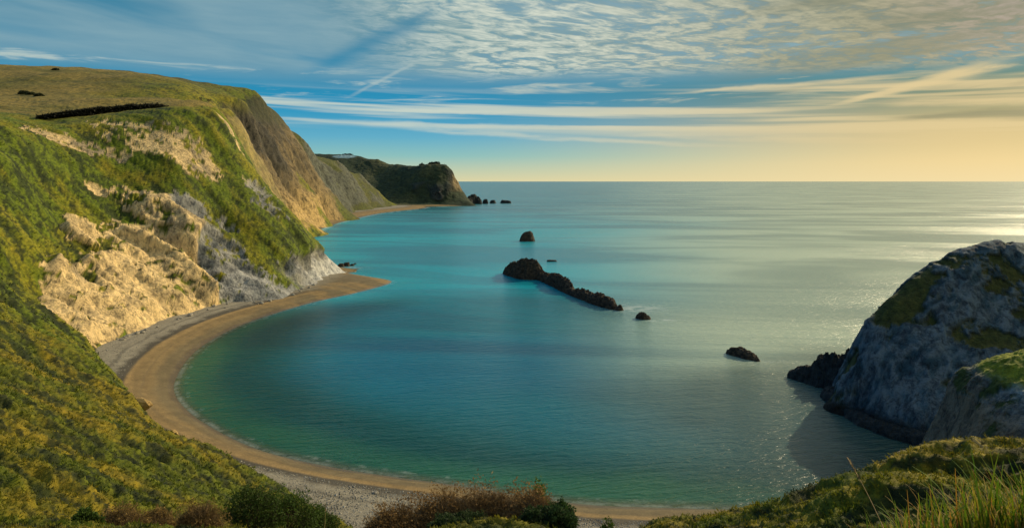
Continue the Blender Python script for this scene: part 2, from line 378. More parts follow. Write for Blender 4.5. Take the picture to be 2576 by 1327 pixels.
# coarse evaluate then refine: the interpolant is smooth
Z0 = land(X[::3, ::3], Y[::3, ::3])
def up(A, shape):
    r = np.linspace(0, A.shape[0] - 1, shape[0]) if False else np.arange(shape[0]) / 3.0; c = np.arange(shape[1]) / 3.0
    r = np.minimum(r, A.shape[0] - 1.001); c = np.minimum(c, A.shape[1] - 1.001)
    r0 = r.astype(int); c0 = c.astype(int); fr = (r - r0)[:, None]; fc = (c - c0)[None, :]
    return (A[r0][:, c0] * (1 - fr) * (1 - fc) + A[r0 + 1][:, c0] * fr * (1 - fc) + A[r0][:, c0 + 1] * (1 - fr) * fc + A[r0 + 1][:, c0 + 1] * fr * fc)
Z = up(Z0, X.shape)
keep = Z > -3.5
N = normals(X, Y, Z); slope = 1 - N[..., 2]
kk = keep
x_, y_, z_ = X[kk], Y[kk], Z[kk]; n_ = N[kk]; sl_ = slope[kk]; r_ = np.hypot(x_, y_)
# --- where bare rock shows: world-space blobs (centre, radius) on the faces
def blobs(lst, scale=1.0):
    m = np.full(x_.shape, -9.0)
    for (px, py, Yd, rad, ry, rot) in lst:
        cx_, cy_, cz_ = P(px, py, Yd)
        u = (y_ - cy_); w = (z_ - cz_)
        a = u * cos(rot) + w * sin(rot); b = -u * sin(rot) + w * cos(rot)
        dd = np.sqrt((a / rad) ** 2 + (b / ry) ** 2)
        dx = np.abs(x_ - cx_) / (4 * max(rad, ry)); m = np.maximum(m, np.where(dx < 1, 1 - dd, -9))
    return m
yellow = blobs([(400, 560, 306, 14, 9, 1.0), (360, 640, 288, 15, 11, .7), (300, 740, 258, 20, 14, .3), (200, 760, 232, 9, 10, .3), (420, 730, 270, 17, 12, .2), (470, 680, 283, 12, 13, .4),
                (170, 690, 236, 5, 5, .3), (220, 590, 268, 9, 6, .6), (130, 790, 212, 5, 4, 0), (240, 820, 222, 14, 8, 0), (350, 790, 245, 20, 9, 0), (480, 740, 278, 14, 9, 0)])
grey = blobs([(428, 535, 314, 6, 9, 2.2), (480, 615, 308, 9, 12, 2.2), (530, 675, 301, 12, 12, 2.3), (590, 715, 300, 16, 8, 2.6), (680, 732, 311, 17, 6, 2.8), (560, 745, 291, 14, 8, 0), (765, 700, 345, 20, 7, 2.6), (822, 690, 368, 18, 7, 2.5)])
small = blobs([(480, 380, 345, 12, 15, 1.0), (500, 430, 340, 8, 8, 1.0), (440, 330, 350, 6, 9, 1.0), (190, 360, 318, 13, 6, 2.6), (125, 345, 310, 5, 3, 0), (660, 490, 362, 9, 12, 2.4), (650, 520, 352, 6, 6, 0), (590, 350, 388, 8, 15, 2.4), (570, 310, 390, 6, 9, 2.4), (640, 430, 386, 5, 10, 2.4), (500, 560, 325, 4, 5, 0), (255, 480, 300, 3, 4, 0), (545, 300, 388, 6, 5, 0)])
br = fbm(x_, y_, z_, 11, 6, 0.66, 3); bq = fbm(x_, y_, z_, 2.6, 3, 0.65, 5)
rock_s = sstep(np.maximum(np.minimum(np.maximum(yellow, grey), .27) + br * 0.5, np.minimum(small, .3) - .20 + br * .5), -.12, .25)
rock = sstep(np.maximum(np.minimum(np.maximum(yellow, grey), .27) + br * 0.72, np.minimum(small, .3) - .20 + br * .75) + bq * .60, 0.0, 0.12)
far2 = sstep(y_, 520, 600) * sstep(x_, -345 - 60, -330)          # the second cliff
rk2 = sstep(slope[kk] + fbm(x_, y_, z_, 40, 5, .6, 9) * 0.42 - .10 * sstep(z_, 95, 150), 0.22, 0.34) * far2 * (1 - .7 * sstep(z_, 118, 140))
rock = np.maximum(rock, rk2); rock_s = np.maximum(rock_s, rk2)
# headland point foot
pf = sstep(18 - z_ + br * 11, 0, 4) * sstep(y_, 318, 335) * (1 - sstep(y_, 430, 500)); rock = np.maximum(rock, pf); rock_s = np.maximum(rock_s, pf)
veg = 1 - rock
near = sstep(r_, 12, 40)
# --- relief
vis = 1 - sstep(y_, 500, 620)
gul = fbm(x_ * 0.16, y_ + x_ * 0.15, z_ * 0.1, 13, 4, 0.5, 21, True) * sstep(sl_, 0.06, 0.2)
d1 = fbm(x_, y_, z_, 30, 3, 0.5, 31) * 2.6 * near
d2 = gul * 2.2 * near * (0.4 + 0.6 * sstep(r_, 120, 260))
streaks = fbm(x_ * 0.22 + y_ * 0.06, y_ + x_ * 0.30, z_ * 0.2, 2.6, 4, 0.6, 41)
bil = np.abs(fbm(x_ * 0.75, y_, z_, 2.2, 4, 0.6, 51))
d3 = (streaks * 1.1 + (0.5 - bil * 2.0) * 1.0) * near * veg * (0.35 + 0.65 * vis) * (1 - .55 * sstep(r_, 185, 260))
sm = sstep(np.maximum(yellow, grey) + br * .5, -.25, .05)
crag = (fbm(x_, y_, z_ * 0.55, 12, 7, 0.56, 61, True) * 1.7 + fbm(x_ * .5, y_, z_ * 0.3, 3.0, 5, 0.62, 71, True) * 1.0) * (.3 + .7 * np.maximum(sm, far2))
butt = fbm(x_ * 0.2, y_, z_ * 0.12, 16, 3, 0.5, 81, True) * 3.4
gq = sstep(grey - yellow + br * .2, -.15, .25) * (1 - far2)
stri = fbm((y_ - z_) * .16, (y_ + z_) * .72, x_ * .12, 3.4, 5, .6, 77, True) * 1.5 + fbm((y_ - z_) * .1, (y_ + z_) * .72, x_ * .1, 11, 3, .5, 78, True) * 2.2
crag = crag * (1 - .75 * gq) + stri * gq
d4 = (crag + butt * 1.7 * sm * (1 - .6 * gq) * sstep(r_, 200, 240)) * rock_s * (1 + .9 * far2)
big2 = fbm(x_ * .25, y_ , z_ * .15, 90, 4, .55, 91, True) * 11 * far2 * (1 - sstep(z_, 95, 135))
cmask = np.clip((z_ - 1.5) / (5 + 22 * far2), 0.25 * (1 - far2), 1)
disp = (d1 + d2 + d3) * cmask + (d4 - 1.2 * rock_s - 3.0 * gq * rock_s) * cmask + big2 * cmask * sstep(sl_, .08, .2)
xn = x_ + n_[:, 0] * disp; yn = y_ + n_[:, 1] * disp; zn = z_ + n_[:, 2] * disp
# --- colours of the ground, with some shade painted in
nA = fbm(x_, y_, z_, 26, 4, .5, 101); nB = fbm(x_ * .3, y_ + x_ * .25, z_ * .3, 6, 4, .6, 111); nC = fbm(x_, y_, z_, 3, 3, .6, 121)
green = C(.078, .105, .005); olive = C(.130, .125, .007); ochre = C(.185, .150, .010); dark = C(.020, .034, .006); tan_ = C(.165, .140, .035)
c = lerp3(green, olive, sstep(nB + nA * .9, -.3, .35))
c = c * .88
c = c * (1 + C(.22, .36, .2)[None] * sstep(r_, 170, 250)[:, None])
cl_ = fbm(x_ * .45 + y_ * .1, y_ * 1.0 + x_ * .45, z_ * .4, 1.25, 3, .6, 181)
c = lerp3(c, ochre[None], sstep(nB * .7 + nC * .5 + sstep(210 - y_, 0, 60) * .30, .10, .75) * 0.6)
c = lerp3(c, dark[None], sstep(-streaks * .9 + bil * .8 - nB * .35 + nC * .15, .16, .42) * .9)  # low spots of the relief darkened, shade put into the colour
hillm = sstep(y_ + x_ * 0 , 380, 440) * sstep(z_, 80, 96) * (1 - sstep(sl_, .12, .2)) + sstep(z_, 84, 92) * sstep(-x_, 200, 260) * sstep(y_, 300, 380)
hillm = np.clip(hillm, 0, 1) * (1 - 0.8 * far2)
fld = lerp3(C(.175, .145, .035), C(.115, .112, .022), sstep(fbm(x_ * .5, y_, z_ * 2, 45, 5, .6, 131), -.15, .4))
fld = lerp3(fld, C(.05, .065, .015)[None], sstep(fbm(x_, y_ * .5, z_, 22, 5, .65, 141), .28, .5) * .8)
c = lerp3(c, C(.012, .020, .004)[None], sstep(-cl_ - .15 * nB, .02, .26) * .88 * (1 - sstep(r_, 300, 450)) * (1 - hillm))  # short shadows between the clumps painted as dark gaps
fld = lerp3(fld, C(.045, .052, .012)[None], np.maximum(sstep(y_ + x_ * .10, 700, 735), sstep(.13 - np.abs(fbm(x_ * .35, y_ - x_ * .3, z_, 60, 4, .6, 191)), .06, .12) * .5) * .8)
c = lerp3(c, fld, hillm)
hq = P(672, 300, 905); c = lerp3(c, C(.020, .026, .016)[None], sstep(1 - np.hypot((y_ - hq[1]) / 150, (z_ - hq[2]) / 32) + nA * .5, 0, .3) * far2 * .85)  # shadowed hollow below the second cliff's top, painted dark
pale = lerp3(C(.66, .50, .25), C(.44, .34, .18), sstep(fbm(x_, y_, z_, 9, 4, .6, 151), -.2, .4))
gdk = fbm((y_ - z_) * .14, (y_ + z_) * .72, x_ * .12, 2.6, 5, .62, 165, True)
gr = lerp3(C(.24, .245, .235), C(.065, .078, .088), sstep(fbm(x_, y_, z_, 7, 4, .6, 161), -.2, .4))  # grey rock, darkened to paint in the shade on this face
foot_w = sstep(13 - z_ + br * 8, 0, 3) * sstep(y_, 280, 300)
gr = lerp3(gr, C(.03, .034, .036)[None], sstep(-gdk, .05, .45) * .8); pale = lerp3(pale, C(.15, .11, .055)[None], sstep(-fbm(x_, y_, z_ * .6, 4.5, 6, .68, 166, True), .08, .38) * .9); pale = lerp3(pale, C(.16, .15, .12)[None], sstep(fbm(x_ * .3, y_, z_ * .35, 12, 4, .6, 167), .12, .3) * .65)  # crevice shadows and grey shading patches painted into the rock colours
gm = sstep(grey - yellow + br * .2, -.05, .15)
rc = lerp3(pale, gr, gm)
scar = lerp3(C(.17, .13, .065), C(.050, .046, .034), sstep(fbm(x_ * .4, y_, z_ * .35, 38, 6, .66, 171) + .004 * (z_ - 70), -.22, .16))
scar = lerp3(scar, C(.022, .022, .018)[None], sstep(-fbm(x_ * .3, y_, z_ * .3, 30, 6, .62, 172, True), .05, .4) * .75)
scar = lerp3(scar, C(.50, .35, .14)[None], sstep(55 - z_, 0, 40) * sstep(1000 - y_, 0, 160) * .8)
scar = lerp3(scar, C(.085, .095, .075)[None], sstep(y_, 900, 1050))
c = lerp3(c, C(.050, .060, .020)[None], sstep(y_, 850, 1000) * sstep(-y_, -1460, -1400) * far2 * .8)
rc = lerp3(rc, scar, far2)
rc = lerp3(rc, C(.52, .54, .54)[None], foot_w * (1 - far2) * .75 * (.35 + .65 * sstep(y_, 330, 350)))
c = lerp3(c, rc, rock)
Xd, Yd, Zd = X.copy(), Y.copy(), Z.copy(); Xd[kk] = xn; Yd[kk] = yn; Zd[kk] = zn
CC = np.zeros(X.shape + (3,), np.float32); CC[kk] = c; RK = np.zeros(X.shape, np.float32); RK[kk] = rock
ra = int(np.searchsorted(rr[:, 0], 212)); rb = int(np.searchsorted(rr[:, 0], 520))
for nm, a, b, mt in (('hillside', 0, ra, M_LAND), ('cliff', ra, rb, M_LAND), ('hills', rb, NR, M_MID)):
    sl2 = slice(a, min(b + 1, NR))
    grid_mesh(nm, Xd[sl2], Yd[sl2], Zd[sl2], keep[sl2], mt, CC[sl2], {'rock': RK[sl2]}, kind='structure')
def ground(px, Yq):
    """height of the land below a bearing and depth"""
    xx = (px - CX) / F * Yq; return float(land(np.array([xx]), np.array([Yq]))[0])
def gz(xx, yy):
    t = atan2(xx, yy); r = math.hypot(xx, yy)
    i = int(round((t - R(-52)) / R(104) * (NA - 1))); j = int(round(math.log(r / 5) / math.log(350) * (NR - 1)))
    return float(Zd[min(max(j, 0), NR - 1), min(max(i, 0), NA - 1)])

# ------------------------------------------------------------------ other land: far headland, right headland, near right cliff
def patch(name, pts, x0, x1, y0, y1, step, cfun, mat, amp=1.0, c=4.0, zmin=-2.5, seed=0, **kw):
    f = RBF(pts, c); X, Y = np.meshgrid(np.arange(x0, x1, step), np.arange(y0, y1, step))
    Zs = f(X[::2, ::2], Y[::2, ::2])
    ri = np.minimum(np.arange(X.shape[0]) / 2, Zs.shape[0] - 1.001); ci = np.minimum(np.arange(X.shape[1]) / 2, Zs.shape[1] - 1.001)
    r0 = ri.astype(int); c0 = ci.astype(int); fr = (ri - r0)[:, None]; fc = (ci - c0)[None]
    Z = Zs[r0][:, c0] * (1 - fr) * (1 - fc) + Zs[r0 + 1][:, c0] * fr * (1 - fc) + Zs[r0][:, c0 + 1] * (1 - fr) * fc + Zs[r0 + 1][:, c0 + 1] * fr * fc
    keep = Z > zmin; N = normals(X, Y, Z)
    cols, rk, dsp = cfun(X, Y, Z, 1 - N[..., 2], seed)
    dsp = dsp * amp
    return grid_mesh(name, X + N[..., 0] * dsp, Y + N[..., 1] * dsp, Z + N[..., 2] * dsp, keep, mat, cols, {'rock': rk}, kind='structure', **kw)

def c_far(X, Y, Z, sl, sd):
    n = fbm(X, Y, Z, 60, 6, .6, sd + 1); rk = sstep(sl + n * .25, .34, .5)
    c = lerp3(C(.018, .034, .018), C(.050, .062, .026), sstep(fbm(X, Y * .4, Z * 1.5, 70, 4, .5, sd + 2), -.1, .5))
    c = lerp3(c, lerp3(C(.014, .024, .028), C(.034, .045, .046), sstep(n, -.3, .4)), rk)
    c = lerp3(c, C(.34, .26, .13)[None], sstep(X + fbm(X, Y, Z, 25, 4, .6, sd + 3) * 22, -150, -125) * rk * .7)
    c = lerp3(c, C(.14, .26, .34)[None], sstep(1 - np.hypot((X + 418) / 34, (Z - 116) / 5.5) + n * .5, .1, .3))  # bare chalk scar, its bluish shade put into the colour
    d = fbm(X, Y, Z * .5, 45, 6, .58, sd + 4, True) * 6 * (0.3 + 0.7 * rk) + fbm(X, Y, Z, 9, 3, .6, sd + 5) * 1.6
    return c, rk, d * np.clip(Z / 12, 0.15, 1)
pf = [P(*p) for p in [(1100, 412, 1565), (1070, 413, 1570), (1040, 418, 1575), (1000, 414, 1600), (950, 402, 1640), (905, 394, 1670), (865, 391, 1690), (800, 388, 1700), (1125, 418, 1562), (1138, 440, 1556), (1143, 465, 1545),
      (1150, 490, 1530), (1168, 505, 1515), (1185, 511, 1505), (1100, 505, 1500), (1100, 470, 1515), (1050, 500, 1490), (1050, 460, 1515), (1000, 500, 1480), (1000, 460, 1530), (950, 480, 1500), (950, 440, 1570), (900, 430, 1590), (860, 420, 1580), (1135, 500, 1510)]]
pf += [(-108, 1488, 0), (-85, 1500, 0), (-150, 1478, 1), (-200, 1460, 1), (-250, 1440, 1), (-300, 1440, 6), (-100, 1470, -8), (-200, 1440, -6), (-60, 1500, -6), (-80, 1540, -5), (-110, 1600, 0), (-90, 1600, -8), (-150, 1680, 0), (-140, 1720, -8), (-250, 1760, 0), (-180, 1640, 40), (-300, 1700, 60), (-420, 1800, 40), (-500, 1600, 100), (-500, 1450, 60), (-420, 1470, 50)]
patch('headland', pf, -620, -40, 1400, 1820, 1.6, c_far, M_FAR, 1.0, 6.0, seed=200)

def c_right(X, Y, Z, sl, sd):
    n = fbm(X, Y, Z, 14, 6, .62, sd + 1); st = fbm(X * .5 + Z * .5, Y * .8, Z * 1.2 - X * .4, 7, 5, .6, sd + 2)
    rk = sstep(n * 1.0 + st * .5 + sl * .4 - .10, -.06, .08)
    c = lerp3(C(.030, .048, .012), C(.070, .078, .020), sstep(st, -.3, .4))
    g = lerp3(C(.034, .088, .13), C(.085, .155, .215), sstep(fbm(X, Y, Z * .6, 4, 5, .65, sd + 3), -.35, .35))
    ly = fbm((X * .8 + Z * .6) * .18 + Y * .1, (Z * .8 - X * .5) * 1.0, Y * .12, 2.4, 5, .62, sd + 7, True); vf = fbm(X * 1.2, Y * 1.2, Z * .16, 3.2, 5, .62, sd + 8, True)
    up_q = sstep(Z + n * 8, 12, 22); lines = ly * up_q + vf * (1 - up_q)
    g = lerp3(g, C(.014, .022, .026)[None], sstep(-lines, -.18, .2) * .92)  # rock layers, with crevice shade painted dark along them
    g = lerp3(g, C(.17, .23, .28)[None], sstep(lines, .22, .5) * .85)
    c = lerp3(c, g, rk)
    c = lerp3(c, C(.012, .014, .014)[None], sstep(3.2 - Z + n * 1.5, 0, 2))
    d = fbm(X, Y, Z * .5, 13, 7, .58, sd + 4, True) * 1.4 * (0.4 + .6 * rk) + lines * .55 * rk + st * .5 + fbm(X, Y, Z, 1.2, 3, .6, sd + 5) * .15
    return c, rk, d * np.clip(Z / 5 + .2, 0.3, 1)
pr = [Zl(*p, 0.0) for p in [(2088, 1008), (2150, 1050), (2240, 1092), (2320, 1117), (2400, 1132)]]
pr += [P(*p) for p in [(2130, 950, 160), (2142, 915, 162), (2165, 880, 163), (2190, 810, 164), (2230, 752, 166), (2290, 702, 167), (2370, 653, 169), (2430, 628, 170), (2480, 615, 171), (2530, 612, 172), (2576, 612, 173), (2640, 608, 175), (2800, 600, 178),
      (2200, 1000, 152), (2200, 900, 157), (2300, 1050, 143), (2300, 950, 149), (2300, 850, 156), (2300, 780, 161), (2400, 1050, 140), (2400, 900, 149), (2400, 750, 160), (2500, 950, 144), (2500, 800, 156), (2500, 700, 163), (2576, 900, 146), (2576, 700, 164), (2750, 800, 160)]]
pr += [(72, 166, -4), (70, 152, -5), (72, 140, -5), (76, 132, -5), (82, 176, -2), (95, 182, -2), (112, 190, -2), (135, 198, -2), (170, 205, 0), (220, 215, 0), (95, 173, 14), (112, 180, 18), (135, 186, 22), (90, 125, -5), (110, 128, 2), (140, 135, 12), (180, 140, 30), (220, 150, 40), (220, 185, 38), (60, 170, -8), (130, 210, -8), (220, 235, -8), (220, 120, 40)]
patch('headland', pr, 58, 215, 112, 222, 0.36, c_right, M_CRAG, 1.0, 3.0, seed=300)

def c_nc(X, Y, Z, sl, sd):
    n = fbm(X, Y, Z, 6, 6, .62, sd + 1); st = fbm(X * .6, Y * .6, Z * 1.5, 3, 5, .6, sd + 2)
    top = sstep(Z + n * 1.5, 25.8, 27.4) * (1 - sstep(sl, .3, .45))
    rk = sstep(n + st * .5 + sl, -.05, .2) * (1 - top)
    c = lerp3(C(.035, .060, .014), C(.17, .21, .018), top)  # top painted brighter, as if sunlit
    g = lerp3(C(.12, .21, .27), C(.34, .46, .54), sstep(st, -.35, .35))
    g = lerp3(g, C(.27, .20, .12)[None], sstep(70.5 - X + n * 3 + (Y - 96) * .3, 0, 4) * .8)
    c = lerp3(c, g, rk)
    d = fbm(X, Y, Z * .5, 5, 7, .6, sd + 4, True) * .9 + fbm(X, Y, Z, 1.0, 4, .6, sd + 5, True) * .22
    return c, rk, d
pn = [P(*p) for p in [(2232, 1165, 117), (2250, 1142, 116), (2285, 1128, 114), (2310, 1138, 112), (2340, 1120, 109), (2375, 1065, 106), (2388, 1010, 105), (2400, 945, 104), (2440, 942, 101), (2480, 918, 100), (2510, 900, 99), (2576, 890, 97), (2700, 880, 96),
      (2440, 985, 97), (2500, 960, 94), (2576, 960, 91), (2420, 1060, 96), (2500, 1060, 88), (2576, 1060, 85), (2380, 1140, 98), (2450, 1150, 88), (2550, 1150, 80), (2650, 1150, 78), (2300, 1180, 105)]]
pn += [(60, 124, 0), (64, 126, -2), (70, 122, 2), (76, 116, 8), (78, 112, 12), (58, 116, -2), (54, 110, -3), (58, 104, 2), (56, 96, 6), (50, 90, 8), (84, 110, 18), (92, 112, 20), (110, 112, 25), (110, 95, 42), (110, 80, 40), (74, 126, -3), (90, 124, 2), (110, 126, 5), (48, 100, 0)]
patch('cliff', pn, 44, 115, 76, 130, 0.2, c_nc, M_CRAG, 1.0, 1.6, seed=400)

# the ground the viewer stands on, beside and behind
Xg, Yg = np.meshgrid(np.arange(-170, 171, 1.25), np.arange(-60, 130, 1.25)); Zg = land(Xg, Yg); rg = np.hypot(Xg, Yg); tg = np.abs(np.arctan2(Xg, Yg))
kg = ((rg < 7.5) | (tg > R(50.5))) & (Zg > -3); Zg = Zg + fbm(Xg, Yg, Xg * 0, 2.2, 4, .6, 51) * .3 * sstep(rg, 12, 40) - .08
cg = lerp3(C(.078, .105, .005), C(.130, .125, .007), sstep(fbm(Xg * .3, Yg, Xg * 0, 6, 4, .6, 111), -.3, .4))
grid_mesh('ground', Xg, Yg, Zg, kg, M_LAND, cg, {'rock': np.zeros(Xg.shape)}, kind='structure')

# ------------------------------------------------------------------ beaches
def beach_height(dist): return 0.16 * dist - 0.0026 * dist ** 2 if False else np.where(dist < 0, dist * .15, 3.4 * (1 - np.exp(-dist / 11.0)))
m_beach, b = new_mat('shingle'); o = texco(); t = attr('tint')
n1 = noise(o, 2.2, 6, 0.7); n2 = noise(o, 9.0, 3, 0.7)
put(b.inputs['Base Color'], mixc(1.0, t, mixc(smooth(n2 * .6 + n1 * .4, .35, .65), (.62, .62, .62), (1.35, 1.33, 1.3)), 'MULTIPLY'))
put(b.inputs['Normal'], bump(n2 * .4 + n1, 0.12, 0.8)); put(b.inputs['Roughness'], smooth(attr('wet', 'Fac'), 0, 1, .85, .35))
def beach(name, line, X, Y, keepf, sgnref, far=False):
    D, sg, par = dist_poly(X, Y, line); D = D * sg * sgnref
    w = fbm(X, Y, X * 0, 14, 4, .5, 500); D2 = D + w * 1.4
    Zb = beach_height(D) + fbm(X, Y, X * 0, 5, 4, .5, 510) * .14 * np.clip(D / 3, 0, 1)
    cusp = np.sin(par / 2.6 + w * 3) * .5
    sand = C(.215, .148, .060); brown = C(.135, .105, .053); grey_ = C(.22, .20, .150); dk = C(.060, .056, .044); wet = C(.10, .075, .038)
    k = 1.0 if far else 1.0
    c = lerp3(wet, brown, sstep(D2 + cusp, 0.2, 2.0))
    c = lerp3(c, sand[None], sstep(D2 + w * 2.5, 3.0, 6.0) * .75)
    band = 7.5 + 4.5 * sstep(Y, 128, 165) + w * 1.0 + np.where(far, 18., 0.)
    c = lerp3(c, C(.25, .17, .07)[None], sstep(D2, band - 3, band - .6) * .8)
    c = lerp3(c, dk[None], sstep(D2, band - .5, band + .4) * .95)
    c = lerp3(c, dk[None], sstep(.25 - np.abs(D2 - band * .62 + w * .8), 0, .2) * .45)
    c = lerp3(c, grey_[None], sstep(D2 + fbm(X, Y, X * 0, 4, 3, .6, 520) * 2.5, band + 1.4, band + 4.5))
    c = lerp3(c, dk[None], sstep(np.abs(D2 - band - 7 + w * 2), .9, .2) * .5)
    spit = sstep(X - Y * .02, -112, -96) * sstep(Y, 280, 300)
    c = lerp3(c, lerp3(brown, sand, sstep(fbm(X * .4, Y, X * 0, 5, 4, .5, 530), -.1, .3)), spit)
    c *= (1 + .25 * fbm(X, Y, X * 0, 1.6, 3, .6, 540) + .30 * fbm(par * .06, D * .9, X * 0, 1.0, 4, .6, 545))[..., None]
    return grid_mesh(name, X, Y, Zb, (D > -3) & keepf(X, Y, D), m_beach, c, {'wet': sstep(2.2 - D2, 0, 2.0)}, kind='structure')
Xb, Yb = np.meshgrid(np.arange(-175, 100, .42), np.arange(92, 410, .42))
beach('beach', shoreS, Xb, Yb, lambda X, Y, D: (D < 75) & ~((X > -92) & (Y > 372) & (D > 40)), 1)
Xb, Yb = np.meshgrid(np.arange(-330, -90, 1.6), np.arange(430, 1500, 2.4))
beach('beach', farS, Xb, Yb, lambda X, Y, D: D < 70, -1, True)

# ------------------------------------------------------------------ sea
na, nr = 900, 900
th2 = np.linspace(R(-80), R(80), na)[None, :]; r2 = np.exp(np.linspace(math.log(80.), math.log(250000.), nr))[:, None]
# more rows in the bay
r2 = np.concatenate([np.exp(np.linspace(math.log(85.), math.log(700.), 620)), np.exp(np.linspace(math.log(703.), math.log(300000.), 280))])[:, None]
Xs = r2 * np.sin(th2); Ys = r2 * np.cos(th2)
D1, s1, p1 = dist_poly(Xs, Ys, shoreS[::2]); D1 = -D1 * s1
D2_, s2, p2 = dist_poly(Xs, Ys, farS[::2]); D2_ = D2_ * s2
nearbay = np.hypot(Xs + 10, Ys - 230) < 700
dw = np.where(D1 > 0, D1, 0)
dl = np.minimum(np.where(D1 > -4, np.abs(D1), 0), np.abs(D2_))
w1 = fbm(Xs, Ys, Xs * 0, 45, 4, .5, 600); w2 = fbm(Xs * .5, Ys, Xs * 0, 120, 4, .5, 610)
shal = C(.012, .085, .040); green_ = C(.000, .048, .040); teal = C(.000, .125, .165); blue_ = C(.000, .085, .165); turq = C(.004, .27, .35); deep = C(.030, .15, .18)
e = dw + w1 * 9
c = lerp3(C(.050, .070, .030), shal, sstep(dw + w1 * 1.0, .3, 3.5)); c = lerp3(c, green_[None], sstep(e, 4, 16)); c = lerp3(c, teal[None], sstep(e + sstep(Xs, -40, 40) * 12, 18, 50))
bl = 1 - np.hypot((Xs + 20) / 62, (Ys - 205) / 42) + w1 * .5
c = lerp3(c, blue_[None], sstep(bl, -.1, .7) * .6)
bl2 = 1 - np.hypot((Xs + 35) / 45, (Ys - 300) / 60) + w1 * .3
tq = sstep(np.hypot(Xs + 10, Ys - 230), 75, 120) * sstep(Ys, 250, 300); c = lerp3(c, turq[None], tq * .8)
c = lerp3(c, C(.01, .26, .33)[None], sstep(220 - D2_ + w2 * 60, 0, 160) * sstep(Ys, 400, 520))
c = lerp3(c, deep[None], sstep(Ys + w2 * 200, 650, 1500))
rt = sstep(Xs / Ys + w2 * .06, .03, .38) ; c = lerp3(c, C(.33, .41, .31)[None], rt * .9 * sstep(Ys, 120, 200))  # silvery sheen on the right painted as a pale water colour
hd_ = np.hypot(Xs - 98, Ys - 142); c = lerp3(c, C(.010, .040, .040)[None], sstep(92 - hd_ + w1 * 22, 0, 45) * .75)  # shade around the headland's foot painted dark into the sea
ln = D1 - .6 - .5 * w1
fn = fbm(Xs, Ys, Xs * 0, 2.2, 4, .65, 620)
foam = np.exp(-(ln / .55) ** 2) * sstep(fn, -.35, .15) * (.55 + .45 * sstep(60 - np.abs(p1 - 265), 0, 60))
foam2 = np.exp(-((D1 - 2.6 - w1) / .5) ** 2) * sstep(fn, .15, .5) * .22
foam3 = np.exp(-((D2_ - 2) / 3.5) ** 2) * sstep(fbm(Xs, Ys, Xs * 0, 25, 3, .5, 630), -.35, .1) * (.4 + .6 * sstep(900 - Ys, 0, 250))
fm = np.clip(foam * .3 + foam2 + foam3, 0, 1)
for (px, py, rx_, ry_) in [(1600, 775, 13, 5), (1885, 908, 4, 1.6), (1930, 908, 5, .7), (862, 674, 12, 5), (1660, 805, 8, 1.2)]:
    fx, fy, _ = Zl(px, py, 0); q = np.hypot((Xs - fx) / rx_, (Ys - fy) / (ry_ * 2)); fm = np.maximum(fm, np.exp(-q ** 2 * 1.5) * sstep(fbm(Xs * .6, Ys, Xs * 0, 1.6, 4, .65, 640), -.2, .45) * .75)
m_sea, b = new_mat('sea_water'); o = texco(); x, y, z = sep(o)
t = attr('tint'); f = attr('foam', 'Fac')
band = noise(vec(x * .0035, y * .011 + x * .0012), 1.0, 4, .55, .8)
band2 = noise(vec(x * .0012, y * .006, 4.0), 1.0, 5, .6, .4)
bz = smooth(band, .38, .62)
foamn = smooth(noise(o, 1.8, 6, .75), .40, .58)
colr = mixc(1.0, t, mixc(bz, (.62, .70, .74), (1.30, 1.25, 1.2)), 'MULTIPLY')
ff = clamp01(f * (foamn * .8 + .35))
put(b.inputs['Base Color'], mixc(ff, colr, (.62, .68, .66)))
put(b.inputs['Roughness'], mixc(ff, (.26, .26, .26), (.8, .8, .8)))
b.inputs['IOR'].default_value = 1.333; b.inputs['Specular IOR Level'].default_value = 0.5
w_a = noise(vec(x * .35 + y * .10, y * 1.3 - x * .26), 1.0, 3, .6, .4)
w_b = noise(vec(x * 1.3, y * 3.2), 1.0, 3, .65, .3)
w_c = noise(vec(x * .05 + y * .02, y * .28 - x * .055, 2.0), 1.0, 2, .5, .5)
w_d = noise(vec(x * .16 + y * .06, y * .75 - x * .20, 6.0), 1.0, 2, .5, .6)
hgt = w_a * .42 + w_b * .13 + w_c * .55 + w_d * .60
put(b.inputs['Normal'], bump(hgt * smooth(band2 * .5 + band * .5, .36, .60, .45, 1.05), 1.0, 0.8))
Zs_ = np.full(Xs.shape, 0.0)
grid_mesh('sea', Xs, Ys, Zs_, np.ones(Xs.shape, bool), m_sea, c, {'foam': fm}, kind='structure')

